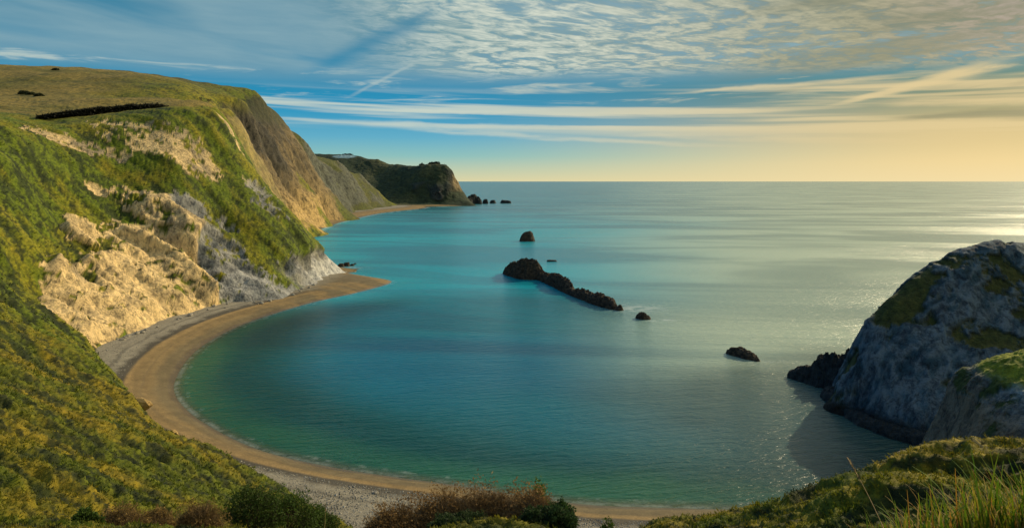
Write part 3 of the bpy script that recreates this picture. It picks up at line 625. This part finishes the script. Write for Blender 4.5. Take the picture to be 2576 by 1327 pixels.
# ------------------------------------------------------------------ rocks standing in the water
def spine_rock(name, spine, mat, seed, label=None, cat='rock', step=None, group=None, crag=1.0, base=-1.0, parent=None, flat=4.0):
    """spine: (px, py at the waterline, height, half width) -> one craggy rock"""
    sp = [(*Zl(px, py, 0)[:2], h, w) for px, py, h, w in spine]
    return world_rock(name, sp, mat, seed, label, cat, step, group, crag, base, parent, flat)
def world_rock(name, sp, mat, seed, label=None, cat='rock', step=None, group=None, crag=1.0, base=-1.0, parent=None, flat=4.0):
    if len(sp) == 1: x0, y0, h, w = sp[0]; sp = [(x0 - w * .25, y0, h * .85, w * .9), (x0 + w * .2, y0 + w * .1, h, w * .9)]
    s = np.array(spline(sp, 6)); ox, oy = s[:, 0].mean(), s[:, 1].mean(); s[:, 0] -= ox; s[:, 1] -= oy
    mw = s[:, 3].max(); step = step or mw / 16
    X, Y = np.meshgrid(np.arange(s[:, 0].min() - mw * 1.3, s[:, 0].max() + mw * 1.3, step), np.arange(s[:, 1].min() - mw * 1.3, s[:, 1].max() + mw * 1.3, step))
    n0 = fbm(X, Y, X * 0, mw * .9, 4, .55, seed); best = np.full(X.shape, base * 2.0)
    for a, b_ in zip(s[:-1], s[1:]):
        dx, dy = b_[0] - a[0], b_[1] - a[1]; L2 = dx * dx + dy * dy + 1e-9
        t = np.clip(((X - a[0]) * dx + (Y - a[1]) * dy) / L2, 0, 1)
        h = a[2] + (b_[2] - a[2]) * t; w = a[3] + (b_[3] - a[3]) * t
        q = np.hypot(X - a[0] - t * dx, Y - a[1] - t * dy) / (w * (1 + .28 * n0))
        best = np.maximum(best, h * (1 - q ** flat) )
    rel = np.clip(best / max(s[:, 2].max(), .1) + .3, 0, 1)
    Z = best + fbm(X, Y, best, mw * .55, 5, .6, seed + 5, True) * .42 * s[:, 2].max() * crag * rel
    Z = np.maximum(Z, base)
    keep = Z > base + 1e-3
    k2 = keep.copy(); k2[1:] |= keep[:-1]; k2[:-1] |= keep[1:]; k2[:, 1:] |= keep[:, :-1]; k2[:, :-1] |= keep[:, 1:]
    N = normals(X, Y, Z); dd = fbm(X, Y, Z, mw * .3, 5, .62, seed + 9) * mw * .16 * crag
    ob = grid_mesh(name, X + N[..., 0] * dd, Y + N[..., 1] * dd, Z, k2, mat, None, None, smooth_=False, label=label, cat=cat, group=group, parent=parent)
    ob.location = (ox, oy, 0) if not parent else (ox, oy, 0)
    return ob
spine_rock('sea_rock', [(1276, 688, 2.5, 2.6), (1290, 692, 5.5, 4), (1308, 696, 7.0, 4.6), (1326, 700, 8.8, 5.4), (1346, 701, 8.6, 4.6), (1355, 702, 4.5, 3.0), (1372, 707, 3.2, 2.4), (1395, 718, 4.4, 2.6), (1414, 727, 5.0, 2.9), (1430, 735, 4.2, 2.6), (1441, 741, 1.7, 2.0), (1462, 749, 3.0, 2.3), (1488, 758, 3.1, 2.8), (1515, 768, 3.3, 2.8), (1538, 775, 2.6, 2.2), (1549, 778, .5, 1.4), (1560, 780, 1.3, 1.3)],
           M_DROCK, 11, 'long jagged dark rock ridge in the middle of the bay, tallest at its left end', step=.35, cat='rock ridge')
spine_rock('sea_rock', [(1327, 606, 8.2, 6.2)], M_DROCK, 12, flat=2.2, label= 'rounded dark rock standing alone in the water beyond the long ridge', step=.4, crag=.7)
spine_rock('sea_rock', [(1380, 657, .9, 1.4), (1396, 657, .7, 1.4)], M_DROCK, 13, 'tiny flat dark rock just right of the tall end of the ridge', step=.18)
spine_rock('sea_rock', [(1606, 800, 1.4, 1.2), (1617, 802, 2.2, 1.5), (1630, 802, .9, 1.2)], M_DROCK, 14, 'small knobbly dark rock past the low right end of the ridge', step=.18)
spine_rock('sea_rock', [(1838, 889, 1.2, 1.5), (1858, 894, 2.2, 1.9), (1885, 901, 1.6, 2.0), (1902, 906, .6, 1.3)], M_DROCK, 15, 'low slanting dark rock with foam at its edge, off the right headland', step=.2)
spine_rock('rock_ledge', [(1995, 948, 1.0, 1.6), (2030, 955, 2.8, 3.0), (2065, 962, 3.6, 4.2), (2095, 968, 6.4, 5.0), (2125, 975, 8.0, 5.5), (2145, 985, 7.0, 6)], M_FROCK, 16, 'dark pointed rock ledge jutting into the sea from the right headland', 'rock ledge', step=.3)
spine_rock('rock_ledge', [(2095, 1000, 2.2, 3.0), (2130, 1030, 1.7, 2.6), (2180, 1062, 1.8, 3.0), (2230, 1083, 1.9, 3.2), (2290, 1104, 2.0, 3.2), (2340, 1118, 2.0, 3)], M_FROCK, 17, 'low wet black shelf running along the foot of the right headland', 'rock ledge', step=.3)
spine_rock('sea_rock', [(1150, 517, 6, 9), (1175, 514, 10, 9), (1190, 513, 19, 9), (1204, 513, 11, 8)], M_FROCK, 18, 'dark jagged stack touching the tip of the far headland', step=.9)
spine_rock('sea_rock', [(1221, 512, 9, 6)], M_FROCK, 19, 'small dark rock in the far row, next out from the jagged stack', step=.8)
spine_rock('sea_rock', [(1240, 511, 6.5, 7)], M_FROCK, 20, 'low dark rock in the far row, between two gaps of water', step=.8)
spine_rock('sea_rock', [(1266, 511, 6.5, 7), (1280, 511, 5, 6)], M_FROCK, 21, 'outermost dark rock of the far row, farthest from the headland', step=.8)
for i, (px, py, h, w, lb) in enumerate([(858, 671, 1.9, 1.9, 'dark boulder in the water nearest to the point of the green cliff'), (872, 669, 2.1, 1.9, 'dark wet boulder off the cliff point, second outward'), (886, 668, 1.0, 1.3, 'low dark boulder off the cliff point, third outward'), (893, 664, .6, .9, 'smallest and outermost boulder off the cliff point')]):
    spine_rock('boulder', [(px, py, h, w)], M_DROCK, 30 + i, lb, 'boulder', step=.22, group='boulders in the water off the cliff point')

# boulders and fallen blocks: icosphere based stones
def stone_mesh(name, seed, k=2):
    import bmesh
    bm = bmesh.new(); bmesh.ops.create_icosphere(bm, subdivisions=k, radius=1.0)
    V = np.array([v_.co[:] for v_ in bm.verts]); n = fbm(V[:, 0] + seed * 3.1, V[:, 1], V[:, 2], .9, 3, .5, seed)
    for v_, q in zip(bm.verts, n): v_.co *= 1 + .42 * q
    me = bpy.data.meshes.new(name); bm.to_mesh(me); bm.free(); me.materials.append(M_PROCK); return me
stones = [stone_mesh('boulder', s_) for s_ in range(700, 706)]
def put_stone(x0, y0, z0, s_, label, group, mat=None):
    o = link('boulder', random.choice(stones), None, label=label, cat='boulder', group=group)
    o.location = (x0, y0, z0 + s_ * .15); o.rotation_euler = (random.uniform(-.3, .3), random.uniform(-.3, .3), random.uniform(0, 6.28))
    o.scale = (s_, s_ * random.uniform(.7, 1), s_ * random.uniform(.55, .85)); return o
def beach_z(x0, y0):
    D, sg, _ = dist_poly(np.array([x0]), np.array([y0]), shoreS); return float(beach_height(D * sg)[0])
for i in range(34):      # rubble along the foot of the pale cliff and the point
    k = random.uniform(0, 1)
    px, py = (np.interp(k, [0, .3, .55, .8, 1], [270, 380, 530, 690, 830]), np.interp(k, [0, .3, .55, .8, 1], [866, 828, 775, 752, 697]))
    x0, y0, _ = Zl(px + random.uniform(0, 14), py + random.uniform(-3, 5), 2.5)
    put_stone(x0, y0, beach_z(x0, y0), random.uniform(.35, 1.1), 'pale fallen boulder on the shingle at the foot of the near cliff', 'fallen boulders at the cliff foot')
for i in range(12):
    x0, y0, _ = Zl(random.uniform(838, 872), random.uniform(680, 694), .6)
    put_stone(x0, y0, .2, random.uniform(.5, 1.2), 'whitish boulder heaped at the waterline under the cliff point', 'white boulders at the cliff point')
x0, y0, _ = Zl(945, 1248, 1.6); put_stone(x0, y0, beach_z(x0, y0), .55, 'single pale boulder on the brown sand above the brown thicket', None)
x0, y0, _ = P(438, 1092, 133); s_ = put_stone(x0, y0, 3.4, 1.7, 'tall orange block of rock at the foot of the scrub slope beside the shingle', None)
s_.scale = (1.1, 1.3, 2.1); s_['category'] = 'rock'
mo = mat_rock('orange_stone', (.34, .22, .08), (.5, .36, .15), 1.5)
s_.data = s_.data.copy(); s_.data.materials.clear(); s_.data.materials.append(mo)
x0, y0, _ = P(352, 1015, 152); s2_ = put_stone(x0, y0, 4, 2.2, 'broken orange outcrop at the edge of the scrub slope beside the sand', None); s2_.scale = (1.3, 2.6, 1.7); s2_['category'] = 'rock'
s2_.data = s_.data

# pebbles: too many to count
def scatter_blobs(name, pos, size, cols, mat, kind='stuff'):
    base_ = np.array([(1, 0, 0), (-1, 0, 0), (0, 1, 0), (0, -1, 0), (0, 0, .7), (0, 0, -.7)], float)
    tri = np.array([(0, 2, 4), (2, 1, 4), (1, 3, 4), (3, 0, 4), (2, 0, 5), (1, 2, 5), (3, 1, 5), (0, 3, 5)])
    n = len(pos); a = rng.uniform(0, 6.28, n); V = base_[None] * size[:, None, None] * rng.uniform(.6, 1.15, (n, 6, 1))
    xr = V[..., 0] * np.cos(a)[:, None] - V[..., 1] * np.sin(a)[:, None]; yr = V[..., 0] * np.sin(a)[:, None] + V[..., 1] * np.cos(a)[:, None]
    V = np.stack([xr, yr, V[..., 2]], -1) + pos[:, None]
    f_ = (tri[None] + (np.arange(n) * 6)[:, None, None]).reshape(-1, 3)
    return link(name, mesh_np(name, V.reshape(-1, 3), f_, False, np.repeat(cols, 6, 0)), mat, kind=kind)
n = 60000; px = rng.uniform(200, 1750, n); py = rng.uniform(760, 1330, n); Yq = (CAMZ - 3) * F / (py - CY); xq = (px - CX) / F * Yq
D, sg, _ = dist_poly(xq, Yq, shoreS[::2]); D = D * sg
m = (D > 8.5 + 4.5 * sstep(Yq, 128, 165)) & (D < 45) & (Yq < 300); m &= rng.random(n) < .75
xq, Yq, D = xq[m], Yq[m], D[m]; g_ = rng.uniform(.5, 1.5, len(xq))[:, None]
scatter_blobs('pebbles', np.stack([xq, Yq, beach_height(D) + .03], -1), rng.uniform(.08, .2, len(xq)) * (1 + (rng.random(len(xq)) > .98) * 1.2), np.clip(C(.26, .245, .205)[None] * g_, 0, .6), M_PEB)

# ------------------------------------------------------------------ scrub cover: leafy tufts over the slopes (uncountable)
def tufts(name, pos, nrm, size, cols, blades=5, mat=None, kind='stuff', parent=None, up_=.75, wid=.22, **kw):
    n = len(pos); tot = n * blades
    p = np.repeat(pos, blades, 0); s = np.repeat(size, blades) * rng.uniform(.5, 1.2, tot)
    dirv = rng.normal(size=(tot, 3)) * .55 + np.repeat(nrm, blades, 0) * .55; dirv[:, 2] += up_
    dirv /= np.linalg.norm(dirv, axis=1, keepdims=True)
    side = np.cross(dirv, rng.normal(size=(tot, 3))); side /= np.linalg.norm(side, axis=1, keepdims=True) + 1e-9
    off = rng.normal(size=(tot, 3)) * s[:, None] * .35; off[:, 2] *= .3; p = p + off
    a = p - side * s[:, None] * wid; b = p + side * s[:, None] * wid; c_ = p + dirv * s[:, None] + side * s[:, None] * .1
    V = np.stack([a, b, c_], 1).reshape(-1, 3); f_ = np.arange(tot * 3).reshape(-1, 3)
    cc = np.repeat(cols, blades, 0) * rng.uniform(.65, 1.35, (tot, 1)); cc = np.repeat(cc, 3, 0); cc[2::3] *= 1.25
    return link(name, mesh_np(name, V, f_, False, cc), mat or M_LEAF, kind=kind, parent=parent, **kw)
flat = np.flatnonzero(keep & (RK < .35) & (rr < 400) & (rr > 14) & (Zd > 3.5) & (np.abs(th) < R(44)) & (rr * (X > 0) < 90))
wgt = 1.0 / np.clip((rr + 0 * X).ravel()[flat], 50, 400) ** .5
sel = rng.choice(flat, 200000, replace=False, p=wgt / wgt.sum())
pp = np.stack([Xd.ravel()[sel], Yd.ravel()[sel], Zd.ravel()[sel]], -1); pp[:, :2] += rng.normal(size=(len(sel), 2)) * .1
rs = np.hypot(pp[:, 0], pp[:, 1]); nn = normals(Xd, Yd, Zd).reshape(-1, 3)[sel]
cc = CC.reshape(-1, 3)[sel] * 1.25 + .004
tufts('scrub', pp, nn, np.clip(.10 + rs * .0014, .10, .5) * (.75 + .8 * sstep(fbm(pp[:, 0] * .45 + pp[:, 1] * .1, pp[:, 1] + pp[:, 0] * .45, pp[:, 2] * .4, 1.25, 3, .6, 181), -.2, .3)) * rng.uniform(.6, 1.3, len(sel)), cc, 4)

# ------------------------------------------------------------------ bushes, thickets, trees
def branch_mesh(segs, r0_=.05):
    """segs: list of (p0, p1, r0, r1) -> three-sided tubes"""
    A = np.array([s[0] for s in segs], float); B = np.array([s[1] for s in segs], float); ra_ = np.array([s[2] for s in segs]); rb_ = np.array([s[3] for s in segs])
    d_ = B - A; d_ /= np.linalg.norm(d_, axis=1, keepdims=True) + 1e-9; u = np.cross(d_, np.array([.3, .5, .81])); u /= np.linalg.norm(u, axis=1, keepdims=True) + 1e-9; w = np.cross(d_, u)
    V = []
    for P_, r_q in ((A, ra_), (B, rb_)):
        for k in range(3):
            a = k * 2.094; V.append(P_ + (u * cos(a) + w * sin(a)) * r_q[:, None])
    V = np.stack(V, 1); n = len(A); q = np.array([(0, 1, 4, 3), (1, 2, 5, 4), (2, 0, 3, 5)])
    return V.reshape(-1, 3), (q[None] + (np.arange(n) * 6)[:, None, None]).reshape(-1, 4)
def bush(name, label, cat, x0, y0, z0, rx_, ry_, h, kind='bare', col=(.06, .035, .02), leafc=(.03, .05, .01), ntw=900, nleaf=3000, seed=1, group=None, leaf=.16, twr=.02, lean=(0, 0)):
    root = bpy.data.objects.new(name, None); COL.objects.link(root); root.location = (x0, y0, z0); root['label'] = label; root['category'] = cat
    if group: root['group'] = group
    rnd = random.Random(seed); segs = []
    tips = []
    for i in range(ntw):
        a = rnd.uniform(0, 6.283); q = sqrt(rnd.random()); el = rnd.random() ** .6
        tx, ty = cos(a) * q * rx_, sin(a) * q * ry_; tz = h * (1 - q * q) ** .5 * (.5 + .5 * el) * (0.85 + .3 * vn(np.array([tx / rx_ * 2.2 + seed]), np.array([ty / ry_ * 2.2]), np.array([.5]), seed)[0])
        bx_, by_ = tx * .35, ty * .35; mx, my, mz = tx * .62 + rnd.uniform(-.2, .2), ty * .62, tz * .5
        r1 = twr * rnd.uniform(.7, 1.4)
        if i % 5 == 0: segs.append(((bx_, by_, -.3), (mx, my, mz), r1 * 2.4, r1 * 1.3))
        segs.append(((mx, my, mz), (tx, ty, tz), r1 * 1.2, r1 * .5))
        for k in range(3):
            t = rnd.uniform(.3, 1); sx, sy, sz = mx + (tx - mx) * t, my + (ty - my) * t, mz + (tz - mz) * t; ll = h * rnd.uniform(.1, .26)
            e_ = (sx + rnd.gauss(0, .5) * ll, sy + rnd.gauss(0, .5) * ll, sz + ll * rnd.uniform(.3, 1)); segs.append(((sx, sy, sz), e_, r1 * .6, r1 * .3)); tips.append(e_)
    V, f_ = branch_mesh(segs); cc = np.array(col)[None] * rng.uniform(.5, 1.7, (len(segs), 1)); cc = np.repeat(cc, 6, 0)
    if kind != 'leafy': link('branches', mesh_np('branches', V, f_, False, cc), M_TWIG, parent=root)
    else: link('branches', mesh_np('branches', V, f_, False, cc), M_TWIG, parent=root)
    if nleaf:
        a = rng.uniform(0, 6.283, nleaf); cz = rng.uniform(0, 1, nleaf); rad = rng.uniform(.55, 1, nleaf) ** .5
        q = np.sqrt(1 - cz ** 2) * rad
        lx, ly = np.cos(a) * q * rx_, np.sin(a) * q * ry_; lump = fbm(lx / rx_ * 3 + seed, ly / ry_ * 3, cz * 2, 1.0, 3, .6, seed + 800)
        s_ = 1 + .55 * lump; lz = cz * h * rad * s_; pos = np.stack([lx * s_, ly * s_, lz], -1)
        nm_ = np.stack([lx / rx_, ly / ry_, cz], -1)
        cl = np.array(leafc)[None] * (1 + .9 * sstep(lump, -.3, .4))[:, None] * rng.uniform(.6, 1.4, (nleaf, 1))
        tufts('foliage', pos, nm_, np.full(nleaf, leaf), cl, 3, M_LEAF, None, root, .25, .35)
    return root
def at(px, Yq): x_0 = (px - CX) / F * Yq; return x_0, Yq, gz(x_0, Yq)
BR = (.17, .115, .055)
for i, (px, Yq, hw, hpx, lb) in enumerate([(965, 61, 2.2, 48, 'low bare brown shrub at the left end of the thicket above the beach'), (1040, 62, 3.2, 74, 'leafless reddish brown shrub, second from the left in the thicket above the beach'),
        (1120, 63, 3.4, 100, 'dense leafless brown shrub left of the middle of the thicket'), (1200, 63, 3.6, 112, 'tallest leafless brown shrub in the middle of the thicket'),
        (1285, 63, 3.2, 102, 'rounded leafless brown shrub right of the tallest one'), (1340, 61, 2.8, 92, 'leafless brown shrub next to the dark green bush')]):
    x0, y0, z0 = at(px, Yq); ztop = CAMZ - (1327 - hpx - CY) / F * Yq; h = max(ztop - z0, 1.5)
    bush('bare_shrub', lb, 'shrub', x0, y0, z0, hw, 2.2, h, 'bare', BR, (.13, .080, .030), 1100, 1600, 40 + i, 'leafless shrubs of the thicket above the beach', .17, .022)
def gbush(px, pytop, Yq, hw, lb, seed, col, group=None, nleaf=3500, leaf=.2, cat='bush', ry=None, ntw=120, twc=(.05, .04, .025), nm='bush'):
    x0, y0, z0 = at(px, Yq); ztop = CAMZ - (pytop - CY) / F * Yq; h = max(ztop - z0, .6)
    return bush(nm, lb, cat, x0, y0, z0, hw, ry or hw * .8, h, 'leafy', twc, col, ntw, nleaf, seed, group, leaf, .03)
gbush(1405, 1262, 59, 1.6, 'dark green bush at the right end of the brown thicket', 60, (.020, .042, .010))
gbush(1375, 1285, 57, 2.6, 'wide dark green bush low in front of the brown thicket', 61, (.016, .032, .010), nleaf=5000)
gbush(1348, 1226, 64, 1.5, 'small flat bright green bush poking above the brown thicket', 62, (.055, .085, .008))
gbush(1160, 1306, 57, 3.0, 'dark evergreen bush low under the middle of the brown thicket', 63, (.018, .030, .010), nleaf=5000)
gbush(1525, 1312, 62, 1.1, 'small green bush alone beside the pale path at the bottom', 64, (.035, .060, .008), nleaf=1500)
gbush(2027, 1256, 68, .7, 'tiny dark bush on the crest of the right spur', 65, (.020, .03, .008), nleaf=900)
for i, (px, py, Yq, hw, lb) in enumerate([(640, 1222, 78, 3.4, 'dark green bramble bush low on the scrub slope, right of two brown shrubs'), (725, 1240, 82, 3.6, 'wide dark green bramble bush beside the shingle edge'), (800, 1282, 86, 2.8, 'dark green bramble bush nearest to the beach'), (215, 1285, 56, 1.3, 'dark green bush on the slope, left of the brown shrubs')]):
    gbush(px, py, Yq, hw, lb, 70 + i, (.034, .058, .010), 'dark bramble bushes on the scrub slope', 4500)
for i, (px, py, Yq, hw, lb) in enumerate([(310, 1272, 60, 2.2, 'wide leafless brown shrub, left one of three at the bottom of the scrub slope'), (390, 1280, 62, 1.8, 'low leafless brown shrub between two taller brown shrubs on the slope'), (500, 1262, 66, 2.6, 'tall leafless brown shrub, right one of three at the bottom of the scrub slope')]):
    x0, y0, z0 = at(px, Yq); h = max(CAMZ - (py - CY) / F * Yq - z0, 1.2)
    bush('bare_shrub', lb, 'shrub', x0, y0, z0, hw, 1.8, h, 'bare', BR, (.12, .080, .026), 900, 1300, 80 + i, 'leafless shrubs at the bottom of the scrub slope', .15, .02)
# bare trees on the shoulder of the hill
def tree(px, Yq, hpx, lb, seed, grp):
    x0, y0, z0 = at(px, Yq); h = hpx / F * Yq; rnd = random.Random(seed)
    root = bpy.data.objects.new('bare_tree', None); COL.objects.link(root); root.location = (x0, y0, z0 - .5); root['label'] = lb; root['category'] = 'tree'; root['group'] = grp
    V, f_ = branch_mesh([((0, 0, 0), (.2, 0, h * .35), h * .035, h * .022)]); link('trunk', mesh_np('trunk', V, f_, True, np.full((len(V), 3), .03)), M_TWIG, parent=root)
    segs = []
    def grow(p, d_, l, r, k):
        e_ = tuple(a + b * l for a, b in zip(p, d_)); segs.append((p, e_, r, r * .6))
        if k: 
            for _ in range(3):
                nd = [a + rnd.gauss(0, .45) for a in d_]; nd[2] += .15; L = sqrt(sum(a * a for a in nd)); grow(e_, [a / L for a in nd], l * .72, r * .6, k - 1)
    for _ in range(5): 
        nd = [rnd.gauss(0, .5), rnd.gauss(0, .5), 1]; L = sqrt(sum(a * a for a in nd)); grow((.2, 0, h * .33), [a / L for a in nd], h * .25, h * .018, 4)
    V, f_ = branch_mesh(segs); link('crown', mesh_np('crown', V, f_, False, np.full((len(V), 3), .028)), M_TWIG, parent=root)
for i, (px, Yq, hp, lb) in enumerate([(505, 500, 22, 'leafless tree on the hill shoulder, left of the leaning one'), (524, 505, 27, 'tallest leafless tree standing on the hill shoulder above the cliff'), (536, 510, 16, 'small leafless tree at the right of the hill shoulder pair')]):
    tree(px, Yq, hp, lb, 90 + i, 'leafless trees on the hill shoulder')
# hedge along the field edge behind the cliff top, near black for the dip's shade too
hp = [(105, 306, 352), (180, 302, 362), (260, 298, 374), (340, 292, 388), (410, 281, 400), (455, 272, 412), (490, 270, 420)]
seg = spline([at(a, c_) for a, b_, c_ in hp], 10); hw = spline([(1.0,), (2.4,), (3.2,), (3.6,), (5.0,), (5.5,), (1.0,)], 10)
n = 9000; t = rng.uniform(0, len(seg) - 1.01, n); i0 = t.astype(int); fr = (t - i0)[:, None]; sg_ = np.array(seg); hw_ = np.array(hw)[:, 0]
pos = sg_[i0] * (1 - fr) + sg_[i0 + 1] * fr; hh_ = hw_[i0] * (1 + .3 * fbm(pos[:, 0], pos[:, 1], pos[:, 2], 6, 3, .6, 901)); pos[:, 1] += rng.normal(size=n) * 2.0; pos[:, 2] += rng.uniform(-.5, 1, n) * hh_
hd = bpy.data.objects.new('hedge', None); COL.objects.link(hd); hd['label'] = 'long dark tapering hedge along the field edge just behind the cliff top'; hd['category'] = 'hedge'
tufts('foliage', pos, np.zeros((n, 3)), np.full(n, 1.0), np.tile(C(.014, .016, .010), (n, 1)), 4, M_LEAF, None, hd, .3, .35)
# dark gorse bushes dotted over the field and trees on the far headland skyline
for i, (px, py, Yq, s_, lb) in enumerate([(60, 236, 575, 3.0, 'dark gorse bush high on the grassy hill, left of a smaller one'), (78, 238, 572, 2.2, 'small dark gorse bush on the grassy hill between two others'), (98, 243, 560, 2.4, 'dark gorse bush on the grassy hill, lowest of a row of three'), (140, 204, 700, 2.6, 'dark gorse bush close under the hill skyline at the left')]):
    x0, y0, z0 = at(px, Yq); bush('gorse_bush', lb, 'bush', x0, y0, z0 - .5, s_ * 1.6, s_, s_, 'leafy', (.03, .03, .02), (.018, .024, .010), 40, 500, 110 + i, 'gorse bushes on the grassy hill', .9, .05)
for i, (px, py, s_) in enumerate([(868, 391, 7), (880, 391, 6), (1062, 414, 5), (1085, 413, 7), (1098, 412, 8), (1118, 416, 5)]):
    x0, y0, z0 = P(px, py, 1600 if px > 1000 else 1690)
    lbs = ['tree clump at the left end of the far headland skyline', 'lower tree clump next to the left end of the far skyline', 'small bush clump at the start of the rounded headland top', 'bush clump halfway on the rounded headland top', 'highest bush clump on the rounded headland top', 'bush clump where the headland top starts to fall to the sea']
    bush('bush', lbs[i], 'bush', x0, y0, z0 - 5, s_ * 1.4, s_, s_ + 2, 'leafy', (.02, .02, .015), (.012, .018, .010), 30, 400, 130 + i, 'bush clumps on the far headland', 2.2, .15)

# ------------------------------------------------------------------ path
m_path, b = new_mat('path_earth'); put(b.inputs['Base Color'], mixc(noise(texco(), 3, 5), (.20, .17, .11), (.36, .31, .20)))
pl = [at(a, c_) for a, c_ in [(1436, 76), (1452, 70), (1470, 64), (1500, 57), (1545, 50)]]; pl = spline(pl, 8); V = []; F_ = []
for i, p in enumerate(pl):
    q = pl[min(i + 1, len(pl) - 1)]; o_ = pl[max(i - 1, 0)]; dx, dy = q[0] - o_[0], q[1] - o_[1]; L = math.hypot(dx, dy); w = .45
    for s_ in (-1, 0, 1):
        xx, yy = p[0] + s_ * dy / L * w, p[1] - s_ * dx / L * w; V.append((xx, yy, p[2] + .25))
for i in range(len(pl) - 1):
    for k in (0, 1): a = i * 3 + k; F_.append((a, a + 1, a + 4, a + 3))
link('path', mesh_np('path', np.array(V), np.array(F_)), m_path, kind='structure')

# ------------------------------------------------------------------ tall grass at the lower right, dry stalks
def blade(p, h, w, az_, bend, n=6):
    V = []; dx, dy = cos(az_), sin(az_); ang = .1; x_q, y_q, z_q = p
    for i in range(n + 1):
        t = i / n; ww = w * (1 - t) ** .7 + .0015; sx, sy = -dy * ww, dx * ww
        V += [(x_q - sx, y_q - sy, z_q), (x_q + sx, y_q + sy, z_q)]
        ang += bend / n * (.4 + 1.2 * t); l = h / n; x_q += dx * sin(ang) * l; y_q += dy * sin(ang) * l; z_q += cos(ang) * l
    return V
def blades(lst, cols):
    V = []; F_ = []; cc = []
    for bl_, c_ in zip(lst, cols):
        k = len(V); V += bl_; n = len(bl_) // 2
        F_ += [(k + 2 * i, k + 2 * i + 1, k + 2 * i + 3, k + 2 * i + 2) for i in range(n - 1)]
        cc += [tuple(q * (.6 + .7 * (i // 2) / n) for q in c_) for i in range(2 * n)]
    return np.array(V), np.array(F_), np.array(cc)
lst = []; cols = []
for i in range(1500):
    Yq = random.uniform(7.0, 9.6); px = 2120 + (random.random() ** .55) * 560; x0 = (px - CX) / F * Yq; z0 = gz(x0, Yq)
    pyg = CY + (CAMZ - z0) * F / Yq
    h = (.25 + .6 * random.random() ** 2) * (.5 + .65 * min(1, max(0, (px - 2150) / 300)))
    lst.append(blade((x0, Yq, z0 - .05), h, random.uniform(.006, .014), random.uniform(2.2, 4.4) if random.random() < .7 else random.uniform(0, 6.28), random.uniform(.1, 1.3)))
    cols.append(random.choice([(.09, .18, .012), (.17, .23, .012), (.30, .27, .03), (.42, .31, .10), (.36, .19, .03), (.12, .21, .015)]))
V, F_, cc = blades(lst, cols); link('grass', mesh_np('grass', V, F_, True, cc), M_LEAF, kind='stuff')
def stalk(px, pyt, pyb, Yq, lean, curl, lb, grp='dry stalks above the grass', wd=.011, col=(.30, .23, .14), head=True):
    x0 = (px - CX) / F * Yq; z0 = CAMZ - (pyb - CY) / F * Yq; h = (pyb - pyt) / F * Yq; seg_ = []; n = 7; p = (0., 0., 0.); ang = lean
    root = bpy.data.objects.new('dry_stalk', None); COL.objects.link(root); root.location = (x0, Yq, z0); root['label'] = lb; root['category'] = 'grass stalk'; root['group'] = grp
    for i in range(n):
        q = (p[0] + sin(ang) * h / n, p[1] + .05 * h / n, p[2] + cos(ang) * h / n); seg_.append((p, q, wd * (1 - .08 * i), wd * (1 - .08 * (i + 1)))); p = q; ang += curl / n
    V, f_ = branch_mesh(seg_); link('stem', mesh_np('stem', V, f_, True, np.tile(C(*col), (len(V), 1))), M_TWIG, parent=root)
    if head:
        s2 = []
        for k in range(26):
            t = k / 26; a = seg_[-2]; b_ = seg_[-1]; pt = tuple(a[0][j] + (b_[1][j] - a[0][j]) * t for j in range(3)); s2.append((pt, (pt[0] + random.gauss(0, .3) * h * .06 + sin(ang) * h * .05, pt[1] + random.gauss(0, .2) * h * .05, pt[2] + h * .05), wd * .7, wd * .3))
        V, f_ = branch_mesh(s2); link('seed_head', mesh_np('seed_head', V, f_, True, np.tile(C(.30, .22, .11), (len(V), 1))), M_TWIG, parent=root)
for a in [(2236, 1140, 1360, 12, -.38, -.15, 'thin dry stalk leaning left over the water beside the right spur'), (2394, 1248, 1360, 11, -.02, .02, 'upright dry stalk in front of the dark hollow'),
          (2498, 1252, 1360, 10, -.04, .03, 'upright dry stalk crossed by a second one near the right edge'), (2505, 1216, 1360, 10, -.25, -.1, 'tall slanting stalk rising through the grass at the right'),
          (2570, 1212, 1360, 10, -.15, 0, 'tall dry stalk with a brown tip near the right edge'), (2400, 1228, 1350, 10, -.75, -1.5, 'arching dry stalk bowing to the left over the grass'), (2470, 1262, 1350, 9.5, -.9, -1.2, 'short arching stalk bowing left under the taller ones'),
          (2350, 1278, 1360, 10.5, -.45, -.5, 'short slanting stalk at the left side of the tall grass')]:
    stalk(*a)
stalk(816, 1270, 1345, 26, .03, 0, 'single pale upright stalk in front of the shingle at the lower left', None, .012, (.24, .19, .07))
S.cycles.max_bounces = 6
